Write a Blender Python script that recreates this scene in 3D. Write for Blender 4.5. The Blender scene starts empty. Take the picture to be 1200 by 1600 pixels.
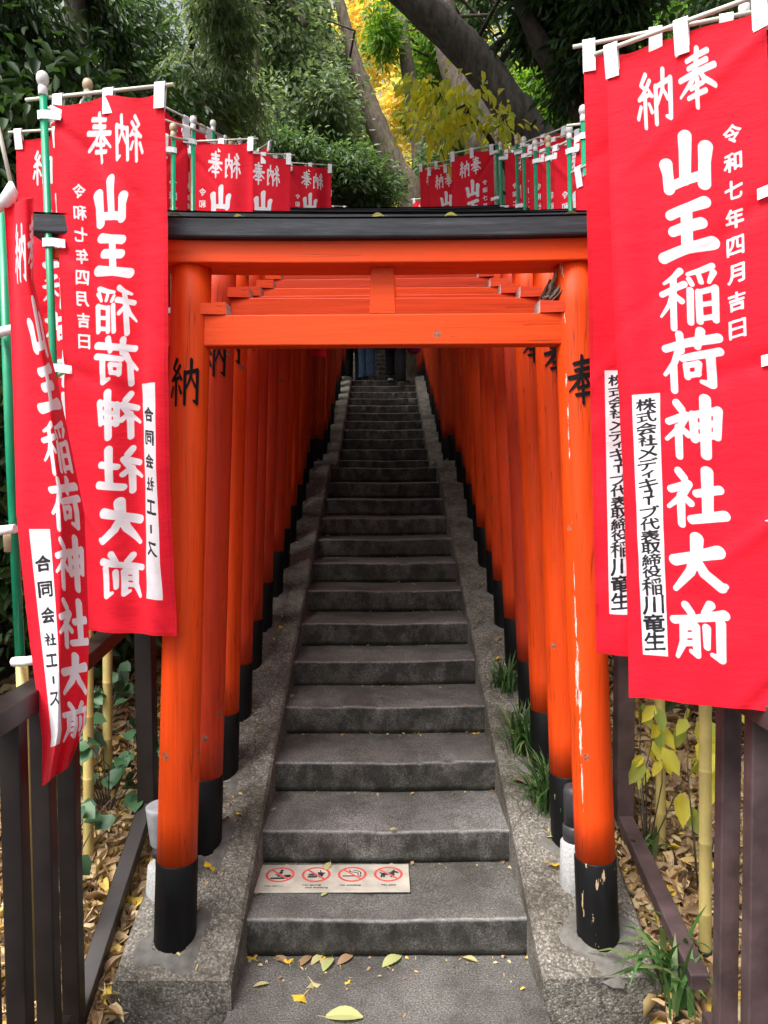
import bpy, math, random
import numpy as np
from mathutils import Vector, Matrix, Quaternion

# ------------------------------------------------------------------ camera, sky, sun, exposure
S = bpy.context.scene
R = 0.14                       # one stair riser
T1 = 2.757 * R                 # tread depth
E = 12.126 * R                 # eye height above the bottom paving
TH = math.radians(-2.348)
ROLL = math.radians(0.35)
F = 1202.0

cam_d = bpy.data.cameras.new("camera")
cam = bpy.data.objects.new("camera", cam_d)
S.collection.objects.link(cam)
cam_d.sensor_fit = 'VERTICAL'
cam_d.sensor_height = 24.0
cam_d.lens = 24.0 * F / 1600.0
cam_d.clip_start = 0.02
cam_d.clip_end = 500
cam.matrix_world = Matrix.Translation((0, 0, E)) @ Matrix.Rotation(math.pi / 2 + TH, 4, 'X') @ Matrix.Rotation(-ROLL, 4, 'Z')
S.camera = cam

SUN_EL, SUN_AZ = math.radians(60), math.radians(224)     # azimuth clockwise from +Y: behind the camera
w = bpy.data.worlds.new("World")
S.world = w
w.use_nodes = True
nt = w.node_tree
bg = nt.nodes["Background"]
sky = nt.nodes.new("ShaderNodeTexSky")
sky.sky_type = 'NISHITA'
sky.sun_disc = False
sky.sun_elevation = SUN_EL
sky.sun_rotation = SUN_AZ
sky.air_density = 1.0
sky.dust_density = 7.0
sky.ozone_density = 1.0
bw = nt.nodes.new("ShaderNodeRGBToBW")          # thin high cloud: most of the blue is veiled
nt.links.new(sky.outputs[0], bw.inputs[0])
veil = nt.nodes.new("ShaderNodeMix"); veil.data_type = 'RGBA'
veil.inputs[0].default_value = 0.75
lift = nt.nodes.new("ShaderNodeMix"); lift.data_type = 'RGBA'; lift.blend_type = 'MULTIPLY'; lift.inputs[0].default_value = 1.0
lift.inputs[7].default_value = (1.45, 1.45, 1.47, 1)
nt.links.new(bw.outputs[0], lift.inputs[6])
nt.links.new(sky.outputs[0], veil.inputs[6]); nt.links.new(lift.outputs[2], veil.inputs[7])
nt.links.new(veil.outputs[2], bg.inputs[0])
bg.inputs[1].default_value = 0.15

sd = bpy.data.lights.new("sun", 'SUN')
sd.energy = 2.0
sd.angle = math.radians(35)
sd.color = (1.0, 0.95, 0.88)
sun = bpy.data.objects.new("sun", sd)
S.collection.objects.link(sun)
sdir = Vector((math.sin(SUN_AZ) * math.cos(SUN_EL), math.cos(SUN_AZ) * math.cos(SUN_EL), math.sin(SUN_EL)))
sun.rotation_euler = sdir.to_track_quat('Z', 'Y').to_euler()
sun.location = sdir * 40

S.view_settings.view_transform = 'Standard'
S.view_settings.look = 'None'
S.view_settings.exposure = 0.78
S.view_settings.gamma = 1.0
S.cycles.use_denoising = True
S.cycles.max_bounces = 8
S.cycles.transparent_max_bounces = 8

# ------------------------------------------------------------------ helpers
rng = np.random.default_rng(11)
random.seed(5)
COL = S.collection


def P(px, py, d):
    """photo pixel (1200x1600) at forward distance d -> world point"""
    u, v = px - 600.0, 800.0 - py
    c, s = math.cos(ROLL), math.sin(ROLL)
    u, v = u * c + v * s, -u * s + v * c
    dy = F * math.cos(TH) - v * math.sin(TH)
    dz = F * math.sin(TH) + v * math.cos(TH)
    k = d / dy
    return Vector((u * k, d, E + dz * k))


def link(name, me, mat=None, parent=None):
    o = bpy.data.objects.new(name, me)
    COL.objects.link(o)
    if parent is not None:
        o.parent = parent
    if mat is not None:
        for m in (mat if isinstance(mat, (list, tuple)) else [mat]):
            me.materials.append(m)
    return o


def tag(o, label=None, cat=None, group=None, kind=None):
    if label: o["label"] = label
    if cat: o["category"] = cat
    if group: o["group"] = group
    if kind: o["kind"] = kind
    return o


def empty(name, loc=(0, 0, 0), label=None, cat=None, group=None):
    o = bpy.data.objects.new(name, None)
    COL.objects.link(o)
    o.location = loc
    o.empty_display_size = 0.1
    return tag(o, label, cat, group)


class MB:
    def __init__(self):
        self.v, self.f, self.m, self.sm = [], [], [], []

    def add(self, verts, faces, mi=0, smooth=False):
        b = len(self.v)
        self.v += [tuple(p) for p in verts]
        for f in faces:
            self.f.append([b + i for i in f]); self.m.append(mi); self.sm.append(smooth)

    def box(self, lo, hi, mi=0, M=None):
        x0, y0, z0 = lo; x1, y1, z1 = hi
        v = [(x0, y0, z0), (x1, y0, z0), (x1, y1, z0), (x0, y1, z0), (x0, y0, z1), (x1, y0, z1), (x1, y1, z1), (x0, y1, z1)]
        if M is not None: v = [M @ Vector(p) for p in v]
        self.add(v, [(0, 3, 2, 1), (4, 5, 6, 7), (0, 1, 5, 4), (1, 2, 6, 5), (2, 3, 7, 6), (3, 0, 4, 7)], mi)

    def tube(self, pts, rad, seg=12, caps=True, mi=0, smooth=True, wob=0.0):
        pts = [Vector(p) for p in pts]
        if not isinstance(rad, (list, tuple)): rad = [rad] * len(pts)
        n = len(pts)
        b = len(self.v)
        ref = None
        for i in range(n):
            t = (pts[min(i + 1, n - 1)] - pts[max(i - 1, 0)]).normalized()
            if ref is None:
                ref = Vector((1, 0, 0)) if abs(t.x) < 0.9 else Vector((0, 1, 0))
            a = (ref - t * ref.dot(t)).normalized()
            ref = a
            c = t.cross(a)
            for k in range(seg):
                an = 2 * math.pi * k / seg
                r = rad[i] * (1 + (wob * random.uniform(-1, 1) if wob else 0))
                self.v.append(tuple(pts[i] + a * math.cos(an) * r + c * math.sin(an) * r))
        for i in range(n - 1):
            for k in range(seg):
                k2 = (k + 1) % seg
                self.f.append([b + i * seg + k, b + i * seg + k2, b + (i + 1) * seg + k2, b + (i + 1) * seg + k])
                self.m.append(mi); self.sm.append(smooth)
        if caps:
            self.f.append([b + k for k in range(seg)][::-1]); self.m.append(mi); self.sm.append(False)
            self.f.append([b + (n - 1) * seg + k for k in range(seg)]); self.m.append(mi); self.sm.append(False)

    def lathe(self, prof, c=(0, 0, 0), seg=20, mi=0):
        pts = [(c[0], c[1], c[2] + z) for r, z in prof]
        b = len(self.v)
        for (r, z) in prof:
            for k in range(seg):
                an = 2 * math.pi * k / seg
                self.v.append((c[0] + r * math.cos(an), c[1] + r * math.sin(an), c[2] + z))
        n = len(prof)
        for i in range(n - 1):
            for k in range(seg):
                k2 = (k + 1) % seg
                self.f.append([b + i * seg + k, b + i * seg + k2, b + (i + 1) * seg + k2, b + (i + 1) * seg + k])
                self.m.append(mi); self.sm.append(True)
        self.f.append([b + k for k in range(seg)][::-1]); self.m.append(mi); self.sm.append(False)
        self.f.append([b + (n - 1) * seg + k for k in range(seg)]); self.m.append(mi); self.sm.append(False)

    def mesh(self, name):
        me = bpy.data.meshes.new(name)
        me.from_pydata(self.v, [], self.f)
        me.polygons.foreach_set("material_index", self.m)
        me.polygons.foreach_set("use_smooth", self.sm)
        me.update()
        return me

    def build(self, name, mat, parent=None, bevel=0.0):
        o = link(name, self.mesh(name), mat, parent)
        if bevel:
            md = o.modifiers.new("bevel", 'BEVEL'); md.width = bevel; md.segments = 2; md.limit_method = 'ANGLE'
        return o


def np_mesh(name, verts, quads, smooth=False):
    """fast quad mesh from numpy arrays"""
    me = bpy.data.meshes.new(name)
    nv, nf = len(verts), len(quads)
    k = quads.shape[1]
    me.vertices.add(nv)
    me.vertices.foreach_set("co", np.ascontiguousarray(verts, dtype=np.float32).ravel())
    me.loops.add(nf * k)
    me.loops.foreach_set("vertex_index", np.ascontiguousarray(quads, dtype=np.int32).ravel())
    me.polygons.add(nf)
    me.polygons.foreach_set("loop_start", np.arange(0, nf * k, k, dtype=np.int32))
    if smooth:
        me.polygons.foreach_set("use_smooth", np.ones(nf, dtype=bool))
    me.update(calc_edges=True)
    return me


def vnoise(x, y, seed=0):
    """smooth value noise in numpy"""
    x = np.asarray(x, float); y = np.asarray(y, float)
    xi, yi = np.floor(x).astype(int), np.floor(y).astype(int)
    fx, fy = x - xi, y - yi
    fx, fy = fx * fx * (3 - 2 * fx), fy * fy * (3 - 2 * fy)
    def h(a, b):
        n = np.sin(a * 127.1 + b * 311.7 + seed * 74.7) * 43758.5453
        return n - np.floor(n)
    return (h(xi, yi) * (1 - fx) + h(xi + 1, yi) * fx) * (1 - fy) + (h(xi, yi + 1) * (1 - fx) + h(xi + 1, yi + 1) * fx) * fy


# ------------------------------------------------------------------ materials
def new_mat(name):
    m = bpy.data.materials.new(name)
    m.use_nodes = True
    n = m.node_tree
    return m, n, n.nodes, n.links, n.nodes["Principled BSDF"]


def nd(nodes, typ, **kw):
    n = nodes.new(typ)
    for k, v in kw.items():
        setattr(n, k, v)
    return n


def ramp(nodes, stops):
    r = nodes.new("ShaderNodeValToRGB")
    e = r.color_ramp.elements
    e[0].position, e[0].color = stops[0][0], (*stops[0][1], 1)
    e[1].position, e[1].color = stops[-1][0], (*stops[-1][1], 1)
    for p, c in stops[1:-1]:
        x = e.new(p); x.color = (*c, 1)
    return r


def mixc(nodes, links, fac, a, b, typ='MIX'):
    m = nodes.new("ShaderNodeMix"); m.data_type = 'RGBA'; m.blend_type = typ
    for sock, val in ((m.inputs[0], fac), (m.inputs[6], a), (m.inputs[7], b)):
        if isinstance(val, (int, float)): sock.default_value = val
        elif isinstance(val, tuple): sock.default_value = (*val, 1)
        else: links.new(val, sock)
    return m.outputs[2]


def math_n(nodes, links, op, a, b=None, clamp=False):
    m = nodes.new("ShaderNodeMath"); m.operation = op; m.use_clamp = clamp
    for i, val in enumerate((a, b)):
        if val is None: continue
        if isinstance(val, (int, float)): m.inputs[i].default_value = val
        else: links.new(val, m.inputs[i])
    return m.outputs[0]


def coords(nodes, links, scale=(1, 1, 1), kind="Object"):
    tc = nodes.new("ShaderNodeTexCoord")
    mp = nodes.new("ShaderNodeMapping")
    mp.inputs["Scale"].default_value = scale
    links.new(tc.outputs[kind], mp.inputs[0])
    return mp.outputs[0]


def noise(nodes, links, co, scale, detail=4, rough=0.55, out=0):
    n = nodes.new("ShaderNodeTexNoise")
    n.inputs["Scale"].default_value = scale
    n.inputs["Detail"].default_value = detail
    n.inputs["Roughness"].default_value = rough
    links.new(co, n.inputs["Vector"])
    return n.outputs[out]


def bump(nodes, links, bsdf, h, strength=0.3, dist=0.01):
    b = nodes.new("ShaderNodeBump")
    b.inputs["Strength"].default_value = strength
    b.inputs["Distance"].default_value = dist
    links.new(h, b.inputs["Height"])
    links.new(b.outputs[0], bsdf.inputs["Normal"])


def simple(name, col, rough=0.6, spec=0.5, nscale=20, namt=0.15, metallic=0.0, bumps=0.0):
    m, n, N, L, b = new_mat(name)
    co = coords(N, L)
    f = noise(N, L, co, nscale)
    c2 = tuple(c * (1 - namt * 2) for c in col)
    c3 = tuple(min(1, c * (1 + namt)) for c in col)
    r = ramp(N, [(0.3, c2), (0.7, c3)])
    L.new(f, r.inputs[0]); L.new(r.outputs[0], b.inputs["Base Color"])
    b.inputs["Roughness"].default_value = rough
    b.inputs["Specular IOR Level"].default_value = spec
    b.inputs["Metallic"].default_value = metallic
    if bumps: bump(N, L, b, f, bumps, 0.004)
    return m


def vermilion(name, grain, streak=None, fade=True):
    """red-orange shrine paint on timber; grain = coordinate scale along the timber"""
    m, n, N, L, b = new_mat(name)
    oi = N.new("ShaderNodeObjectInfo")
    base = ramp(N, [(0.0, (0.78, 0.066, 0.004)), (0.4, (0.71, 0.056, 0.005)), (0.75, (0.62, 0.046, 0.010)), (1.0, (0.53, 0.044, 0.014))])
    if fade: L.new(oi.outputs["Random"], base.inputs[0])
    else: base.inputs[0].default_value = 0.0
    co = coords(N, L, grain)
    g = noise(N, L, co, 5.0, 5, 0.6)
    gr = ramp(N, [(0.3, (0.72, 0.72, 0.72)), (0.72, (1.08, 1.08, 1.08))])
    L.new(g, gr.inputs[0])
    col = mixc(N, L, 0.55, base.outputs[0], gr.outputs[0], 'MULTIPLY')
    # knots and chips
    co2 = coords(N, L, (1, 1, 1))
    off = N.new("ShaderNodeVectorMath"); off.operation = 'ADD'
    L.new(co2, off.inputs[0])
    cmb = N.new("ShaderNodeCombineXYZ")
    k = math_n(N, L, 'MULTIPLY', oi.outputs["Random"], 37.0)
    for i in range(3): L.new(k, cmb.inputs[i])
    L.new(cmb.outputs[0], off.inputs[1])
    vo = N.new("ShaderNodeTexVoronoi"); vo.inputs["Scale"].default_value = 6.5
    L.new(off.outputs[0], vo.inputs["Vector"])
    wob = noise(N, L, off.outputs[0], 60, 3)
    dd = math_n(N, L, 'ADD', vo.outputs["Distance"], math_n(N, L, 'MULTIPLY', wob, 0.05))
    kn = ramp(N, [(0.105, (1, 1, 1)), (0.125, (0, 0, 0))])
    L.new(dd, kn.inputs[0])
    kc = ramp(N, [(0.35, (0.10, 0.03, 0.018)), (0.6, (0.30, 0.17, 0.11))])
    L.new(noise(N, L, off.outputs[0], 130, 2), kc.inputs[0])
    col = mixc(N, L, math_n(N, L, 'MULTIPLY', kn.outputs[0], 0.8), col, kc.outputs[0])
    # pale scuffs along the grain
    sc = noise(N, L, coords(N, L, tuple(q * 1.7 for q in grain)), 7.0, 6, 0.7)
    sr = ramp(N, [(0.73, (0, 0, 0)), (0.78, (1, 1, 1))])
    L.new(sc, sr.inputs[0])
    col = mixc(N, L, math_n(N, L, 'MULTIPLY', sr.outputs[0], 0.45), col, (0.55, 0.26, 0.17))
    # grime runs and hairline cracks along the grain
    gm = noise(N, L, coords(N, L, tuple(q * 2.2 if q > 2 else q * .7 for q in grain)), 1.6, 6, 0.7)
    gmr = ramp(N, [(0.52, (1, 1, 1)), (0.74, (0.60, 0.52, 0.50))]); L.new(gm, gmr.inputs[0])
    col = mixc(N, L, 0.8, col, gmr.outputs[0], 'MULTIPLY')
    ck = noise(N, L, coords(N, L, tuple(q * 3.0 if q > 2 else q * .8 for q in grain)), 1.3, 2, 0.4)
    ckd = math_n(N, L, 'ABSOLUTE', math_n(N, L, 'SUBTRACT', ck, 0.5))
    ckr = ramp(N, [(0.0, (1, 1, 1)), (0.012, (0, 0, 0))]); L.new(ckd, ckr.inputs[0])
    area = noise(N, L, coords(N, L), 3.3, 2)
    ckm = math_n(N, L, 'MULTIPLY', ckr.outputs[0], math_n(N, L, 'GREATER_THAN', area, 0.50))
    col = mixc(N, L, math_n(N, L, 'MULTIPLY', ckm, 0.6), col, (0.10, 0.018, 0.008))
    hgt = math_n(N, L, 'SUBTRACT', g, math_n(N, L, 'MULTIPLY', ckm, 0.8))
    if streak:
        x0, slope, z0, z1, wd = streak      # peeling band x = x0 + slope*z
        sep = N.new("ShaderNodeSeparateXYZ"); L.new(coords(N, L), sep.inputs[0])
        lx = math_n(N, L, 'ADD', x0, math_n(N, L, 'MULTIPLY', sep.outputs[2], slope))
        dx = math_n(N, L, 'ABSOLUTE', math_n(N, L, 'SUBTRACT', sep.outputs[0], lx))
        nz = noise(N, L, coords(N, L, (60, 60, 9)), 1.0, 5, 0.7)
        thr = math_n(N, L, 'MULTIPLY', math_n(N, L, 'SUBTRACT', nz, 0.42), wd * 5)
        zc = math_n(N, L, 'MULTIPLY', math_n(N, L, 'ABSOLUTE', math_n(N, L, 'SUBTRACT', sep.outputs[2], (z0 + z1) / 2)), 2 / (z1 - z0))
        thr = math_n(N, L, 'MULTIPLY', thr, math_n(N, L, 'SUBTRACT', 1.15, zc))
        front = math_n(N, L, 'LESS_THAN', sep.outputs[1], 0.02)
        mk = math_n(N, L, 'MULTIPLY', math_n(N, L, 'LESS_THAN', dx, thr), front)
        pc = ramp(N, [(0.35, (0.42, 0.30, 0.24)), (0.6, (0.75, 0.68, 0.62))])
        L.new(noise(N, L, coords(N, L, (200, 200, 30)), 1.0, 3), pc.inputs[0])
        col = mixc(N, L, mk, col, pc.outputs[0])
    L.new(col, b.inputs["Base Color"])
    rr = ramp(N, [(0.3, (0.42, 0.42, 0.42)), (0.7, (0.62, 0.62, 0.62))])
    L.new(g, rr.inputs[0]); L.new(rr.outputs[0], b.inputs["Roughness"])
    b.inputs["Specular IOR Level"].default_value = 0.28
    bump(N, L, b, hgt, 0.22, 0.004)
    return m


def black_paint(name, grain, grey, chips=False):
    m, n, N, L, b = new_mat(name)
    g = noise(N, L, coords(N, L, grain), 4.0, 6, 0.65)
    r = ramp(N, [(0.3, tuple(c * 0.45 for c in grey)), (0.55, grey), (0.75, tuple(c * 1.9 for c in grey))])
    L.new(g, r.inputs[0])
    col = r.outputs[0]
    if chips:
        c = noise(N, L, coords(N, L, (34, 34, 7)), 1.0, 5, 0.62)
        cr = ramp(N, [(0.61, (0, 0, 0)), (0.622, (1, 1, 1))])
        L.new(c, cr.inputs[0])
        wc = ramp(N, [(0.35, (0.16, 0.10, 0.05)), (0.65, (0.50, 0.38, 0.24))])
        L.new(noise(N, L, coords(N, L, (120, 120, 20)), 1.0, 3), wc.inputs[0])
        col = mixc(N, L, cr.outputs[0], col, wc.outputs[0])
    L.new(col, b.inputs["Base Color"])
    b.inputs["Roughness"].default_value = 0.55
    b.inputs["Specular IOR Level"].default_value = 0.22
    bump(N, L, b, g, 0.25, 0.004)
    return m


def leaf_mat(name, cols, trans=0.35, rough=0.45):
    m, n, N, L, b = new_mat(name)
    ge = N.new("ShaderNodeNewGeometry")
    r = ramp(N, [(i / (len(cols) - 1), c) for i, c in enumerate(cols)])
    L.new(ge.outputs["Random Per Island"], r.inputs[0])
    L.new(r.outputs[0], b.inputs["Base Color"])
    b.inputs["Roughness"].default_value = rough
    b.inputs["Specular IOR Level"].default_value = 0.35
    if trans:
        t = N.new("ShaderNodeBsdfTranslucent")
        tc = mixc(N, L, 1.0, r.outputs[0], (1.6, 1.7, 0.8), 'MULTIPLY')
        L.new(tc, t.inputs[0])
        mx = N.new("ShaderNodeMixShader"); mx.inputs[0].default_value = trans
        L.new(b.outputs[0], mx.inputs[1]); L.new(t.outputs[0], mx.inputs[2])
        L.new(mx.outputs[0], n.nodes["Material Output"].inputs[0])
    return m


def granite(name):
    m, n, N, L, b = new_mat(name)
    co = coords(N, L)
    f1 = noise(N, L, co, 150, 4, 0.85)
    r1 = ramp(N, [(0.36, (0.036, 0.035, 0.035)), (0.5, (0.143, 0.140, 0.137)), (0.62, (0.335, 0.328, 0.32))])
    L.new(f1, r1.inputs[0])
    # broad weathering
    f2 = noise(N, L, co, 3.2, 6, 0.62)
    r2 = ramp(N, [(0.3, (0.55, 0.54, 0.53)), (0.7, (1.12, 1.11, 1.09))])
    L.new(f2, r2.inputs[0])
    col = mixc(N, L, 1.0, r1.outputs[0], r2.outputs[0], 'MULTIPLY')
    # upright faces darker overall, with stains and moss in running blotches
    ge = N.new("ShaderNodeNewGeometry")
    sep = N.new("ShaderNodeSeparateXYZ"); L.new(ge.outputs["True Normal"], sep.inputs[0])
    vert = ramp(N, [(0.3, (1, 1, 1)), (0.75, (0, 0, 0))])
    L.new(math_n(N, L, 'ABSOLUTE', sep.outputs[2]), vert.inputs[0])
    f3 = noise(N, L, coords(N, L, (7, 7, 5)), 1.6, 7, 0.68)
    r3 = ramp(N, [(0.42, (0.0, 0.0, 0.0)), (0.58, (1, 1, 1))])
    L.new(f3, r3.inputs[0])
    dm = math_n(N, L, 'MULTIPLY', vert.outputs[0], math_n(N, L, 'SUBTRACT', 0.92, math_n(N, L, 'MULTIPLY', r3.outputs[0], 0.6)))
    darkened = mixc(N, L, 1.0, col, (0.16, 0.15, 0.13), 'MULTIPLY')
    col = mixc(N, L, dm, col, darkened)
    # each block its own shade, dirt and moss settled along the joints
    an = N.new("ShaderNodeAttribute"); an.attribute_name = "tone"
    tr_ = ramp(N, [(0.0, (0.80, 0.79, 0.77)), (0.5, (1.0, 0.98, 0.95)), (1.0, (1.12, 1.12, 1.13))]); L.new(an.outputs["Fac"], tr_.inputs[0])
    col = mixc(N, L, 1.0, col, tr_.outputs[0], 'MULTIPLY')
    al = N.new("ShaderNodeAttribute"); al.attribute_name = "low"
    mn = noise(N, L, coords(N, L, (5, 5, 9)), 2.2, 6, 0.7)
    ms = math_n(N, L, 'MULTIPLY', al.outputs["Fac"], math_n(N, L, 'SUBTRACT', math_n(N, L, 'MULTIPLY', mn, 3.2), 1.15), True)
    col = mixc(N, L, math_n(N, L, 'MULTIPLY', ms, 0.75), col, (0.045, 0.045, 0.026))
    st_n = noise(N, L, coords(N, L, (1, 1, 1)), 5.5, 8, 0.74)
    st_r = ramp(N, [(0.40, (0.52, 0.50, 0.46)), (0.52, (0.95, 0.94, 0.92)), (0.62, (1.08, 1.08, 1.07))]); L.new(st_n, st_r.inputs[0])
    col = mixc(N, L, 0.7, col, st_r.outputs[0], 'MULTIPLY')
    # worn pale arris
    at = N.new("ShaderNodeAttribute"); at.attribute_name = "wear"
    wn = noise(N, L, coords(N, L), 40, 4)
    wf = math_n(N, L, 'MULTIPLY', at.outputs["Fac"], math_n(N, L, 'ADD', math_n(N, L, 'MULTIPLY', wn, 1.1), -0.15), True)
    col = mixc(N, L, math_n(N, L, 'MULTIPLY', wf, 0.75), col, (0.44, 0.43, 0.415))
    L.new(col, b.inputs["Base Color"])
    b.inputs["Roughness"].default_value = 0.75
    bump(N, L, b, f1, 0.35, 0.003)
    return m


def aggregate(name):
    m, n, N, L, b = new_mat(name)
    co = coords(N, L)
    v = N.new("ShaderNodeTexVoronoi"); v.inputs["Scale"].default_value = 150; v.inputs["Randomness"].default_value = 1.0
    L.new(co, v.inputs["Vector"])
    sep = N.new("ShaderNodeSeparateColor"); L.new(v.outputs["Color"], sep.inputs[0])
    r = ramp(N, [(0.0, (0.10, 0.09, 0.08)), (0.35, (0.19, 0.175, 0.155)), (0.7, (0.30, 0.28, 0.25)), (0.93, (0.40, 0.385, 0.36)), (1.0, (0.55, 0.54, 0.52))])
    L.new(sep.outputs[0], r.inputs[0])
    v2 = N.new("ShaderNodeTexVoronoi"); v2.inputs["Scale"].default_value = 62
    L.new(co, v2.inputs["Vector"])
    sep2 = N.new("ShaderNodeSeparateColor"); L.new(v2.outputs["Color"], sep2.inputs[0])
    big = ramp(N, [(0.20, (1, 1, 1)), (0.30, (0, 0, 0))]); L.new(v2.outputs["Distance"], big.inputs[0])
    pick = math_n(N, L, 'MULTIPLY', big.outputs[0], math_n(N, L, 'GREATER_THAN', sep2.outputs[1], 0.6))
    rb = ramp(N, [(0.0, (0.16, 0.145, 0.13)), (0.6, (0.33, 0.31, 0.28)), (1.0, (0.52, 0.51, 0.49))]); L.new(sep2.outputs[2], rb.inputs[0])
    gap = ramp(N, [(0.0, (1, 1, 1)), (0.5, (0.92, 0.92, 0.92)), (0.85, (0.55, 0.54, 0.52))])
    L.new(v.outputs["Distance"], gap.inputs[0])
    fine = mixc(N, L, 0.28, r.outputs[0], (0.20, 0.185, 0.165))
    col = mixc(N, L, 1.0, mixc(N, L, pick, fine, rb.outputs[0]), gap.outputs[0], 'MULTIPLY')
    f2 = noise(N, L, co, 4.2, 8, 0.72)
    r2 = ramp(N, [(0.36, (0.30, 0.28, 0.23)), (0.5, (0.70, 0.68, 0.64)), (0.66, (1.05, 1.04, 1.0))])
    L.new(f2, r2.inputs[0])
    col = mixc(N, L, 1.0, col, r2.outputs[0], 'MULTIPLY')
    # cracks, seams and moss
    ds = N.new("ShaderNodeVectorMath"); ds.operation = 'ADD'
    L.new(co, ds.inputs[0])
    sc3 = N.new("ShaderNodeVectorMath"); sc3.operation = 'SCALE'; sc3.inputs["Scale"].default_value = 0.12
    L.new(noise(N, L, co, 5, 4, 0.6, out=1), sc3.inputs[0]); L.new(sc3.outputs[0], ds.inputs[1])
    vc = N.new("ShaderNodeTexVoronoi"); vc.feature = 'DISTANCE_TO_EDGE'; vc.inputs["Scale"].default_value = 1.9
    L.new(ds.outputs[0], vc.inputs["Vector"])
    cr = ramp(N, [(0.0, (1, 1, 1)), (0.008, (0, 0, 0))]); L.new(vc.outputs["Distance"], cr.inputs[0])
    col = mixc(N, L, math_n(N, L, 'MULTIPLY', cr.outputs[0], 0.75), col, (0.03, 0.028, 0.024))
    mo = noise(N, L, co, 6.5, 6, 0.7)
    mr = ramp(N, [(0.60, (0, 0, 0)), (0.72, (1, 1, 1))]); L.new(mo, mr.inputs[0])
    col = mixc(N, L, math_n(N, L, 'MULTIPLY', mr.outputs[0], 0.6), col, (0.060, 0.062, 0.034))
    L.new(col, b.inputs["Base Color"])
    b.inputs["Roughness"].default_value = 0.85
    h = math_n(N, L, 'SUBTRACT', 1.0, v.outputs["Distance"])
    bump(N, L, b, h, 0.5, 0.004)
    return m


def cloth_mat(name, red=(0.80, 0.010, 0.030)):
    m, n, N, L, b = new_mat(name)
    a1 = N.new("ShaderNodeAttribute"); a1.attribute_name = "ink"
    a2 = N.new("ShaderNodeAttribute"); a2.attribute_name = "blackink"
    def th(s):
        return math_n(N, L, 'ADD', math_n(N, L, 'MULTIPLY', s, 1.0 / 0.0016), 0.5, True)
    f = noise(N, L, coords(N, L, (30, 30, 260)), 1.0, 3)
    rr = ramp(N, [(0.3, tuple(c * 0.9 for c in red)), (0.7, tuple(min(1, c * 1.06) for c in red))])
    L.new(f, rr.inputs[0])
    col = mixc(N, L, th(a1.outputs["Fac"]), rr.outputs[0], (0.80, 0.80, 0.84))
    col = mixc(N, L, th(a2.outputs["Fac"]), col, (0.02, 0.02, 0.025))
    a3 = N.new("ShaderNodeAttribute"); a3.attribute_name = "hem"
    hr = ramp(N, [(0.0, (0.86, 0.86, 0.86)), (0.62, (0.86, 0.86, 0.86)), (0.68, (0.66, 0.66, 0.66)), (0.76, (1, 1, 1)), (1.0, (1, 1, 1))])
    L.new(a3.outputs["Fac"], hr.inputs[0])
    col = mixc(N, L, 1.0, col, hr.outputs[0], 'MULTIPLY')
    L.new(col, b.inputs["Base Color"])
    b.inputs["Roughness"].default_value = 0.75
    b.inputs["Specular IOR Level"].default_value = 0.2
    b.inputs["Sheen Weight"].default_value = 0.05
    t = N.new("ShaderNodeBsdfTranslucent"); L.new(col, t.inputs[0])
    mx = N.new("ShaderNodeMixShader"); mx.inputs[0].default_value = 0.22
    L.new(b.outputs[0], mx.inputs[1]); L.new(t.outputs[0], mx.inputs[2])
    L.new(mx.outputs[0], n.nodes["Material Output"].inputs[0])
    w1 = noise(N, L, coords(N, L, (6, 6, 16)), 1.0, 6, 0.62)
    bump(N, L, b, w1, 0.45, 0.010)
    return m


def bark(name, dark, light, scale=(6, 6, 2.0)):
    m, n, N, L, b = new_mat(name)
    f = noise(N, L, coords(N, L, scale), 3.0, 7, 0.68)
    r = ramp(N, [(0.3, dark), (0.7, light)])
    L.new(f, r.inputs[0])
    f2 = noise(N, L, coords(N, L), 2.3, 4)
    r2 = ramp(N, [(0.55, (1, 1, 1)), (0.7, (0.75, 0.9, 0.6))])
    L.new(f2, r2.inputs[0])
    L.new(mixc(N, L, 0.6, r.outputs[0], r2.outputs[0], 'MULTIPLY'), b.inputs["Base Color"])
    b.inputs["Roughness"].default_value = 0.9
    bump(N, L, b, f, 0.8, 0.03)
    return m


M = {}
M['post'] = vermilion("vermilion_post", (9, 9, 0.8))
M['post_front'] = vermilion("vermilion_post_front", (9, 9, 0.8), fade=False)
M['post_peel'] = vermilion("vermilion_post_peeling", (9, 9, 0.8), streak=(0.673, -0.042, 0.42, 1.22, 0.0085), fade=False)
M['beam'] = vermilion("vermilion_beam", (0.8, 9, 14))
M['beam_front'] = vermilion("vermilion_beam_front", (0.8, 9, 14), fade=False)
M['black_base'] = black_paint("black_base_paint", (8, 8, 1.2), (0.0045, 0.0045, 0.005))
M['black_chip'] = black_paint("black_chipped_paint", (8, 8, 1.2), (0.006, 0.006, 0.0065), chips=True)
M['kasagi'] = black_paint("weathered_black_beam", (1.2, 10, 14), (0.040, 0.043, 0.050))
M['endgrain'] = simple("pale_end_grain", (0.74, 0.66, 0.62), 0.8, 0.2, 60, 0.2)
M['wood_rot'] = bark("rotten_wood", (0.10, 0.07, 0.05), (0.42, 0.33, 0.26), (40, 40, 4))
M['ink'] = simple("black_ink", (0.006, 0.006, 0.007), 0.7, 0.15)
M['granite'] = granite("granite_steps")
M['agg'] = aggregate("exposed_aggregate")
M['cement'] = simple("cement_collar", (0.135, 0.128, 0.116), 0.85, 0.3, 22, 0.22, bumps=0.3)
M['cloth'] = cloth_mat("banner_cloth")
M['white_tape'] = simple("white_tape", (0.88, 0.88, 0.90), 0.7, 0.2, 90, 0.06)
M['rod'] = simple("cream_rod", (0.66, 0.66, 0.56), 0.4, 0.5, 12, 0.05)
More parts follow.
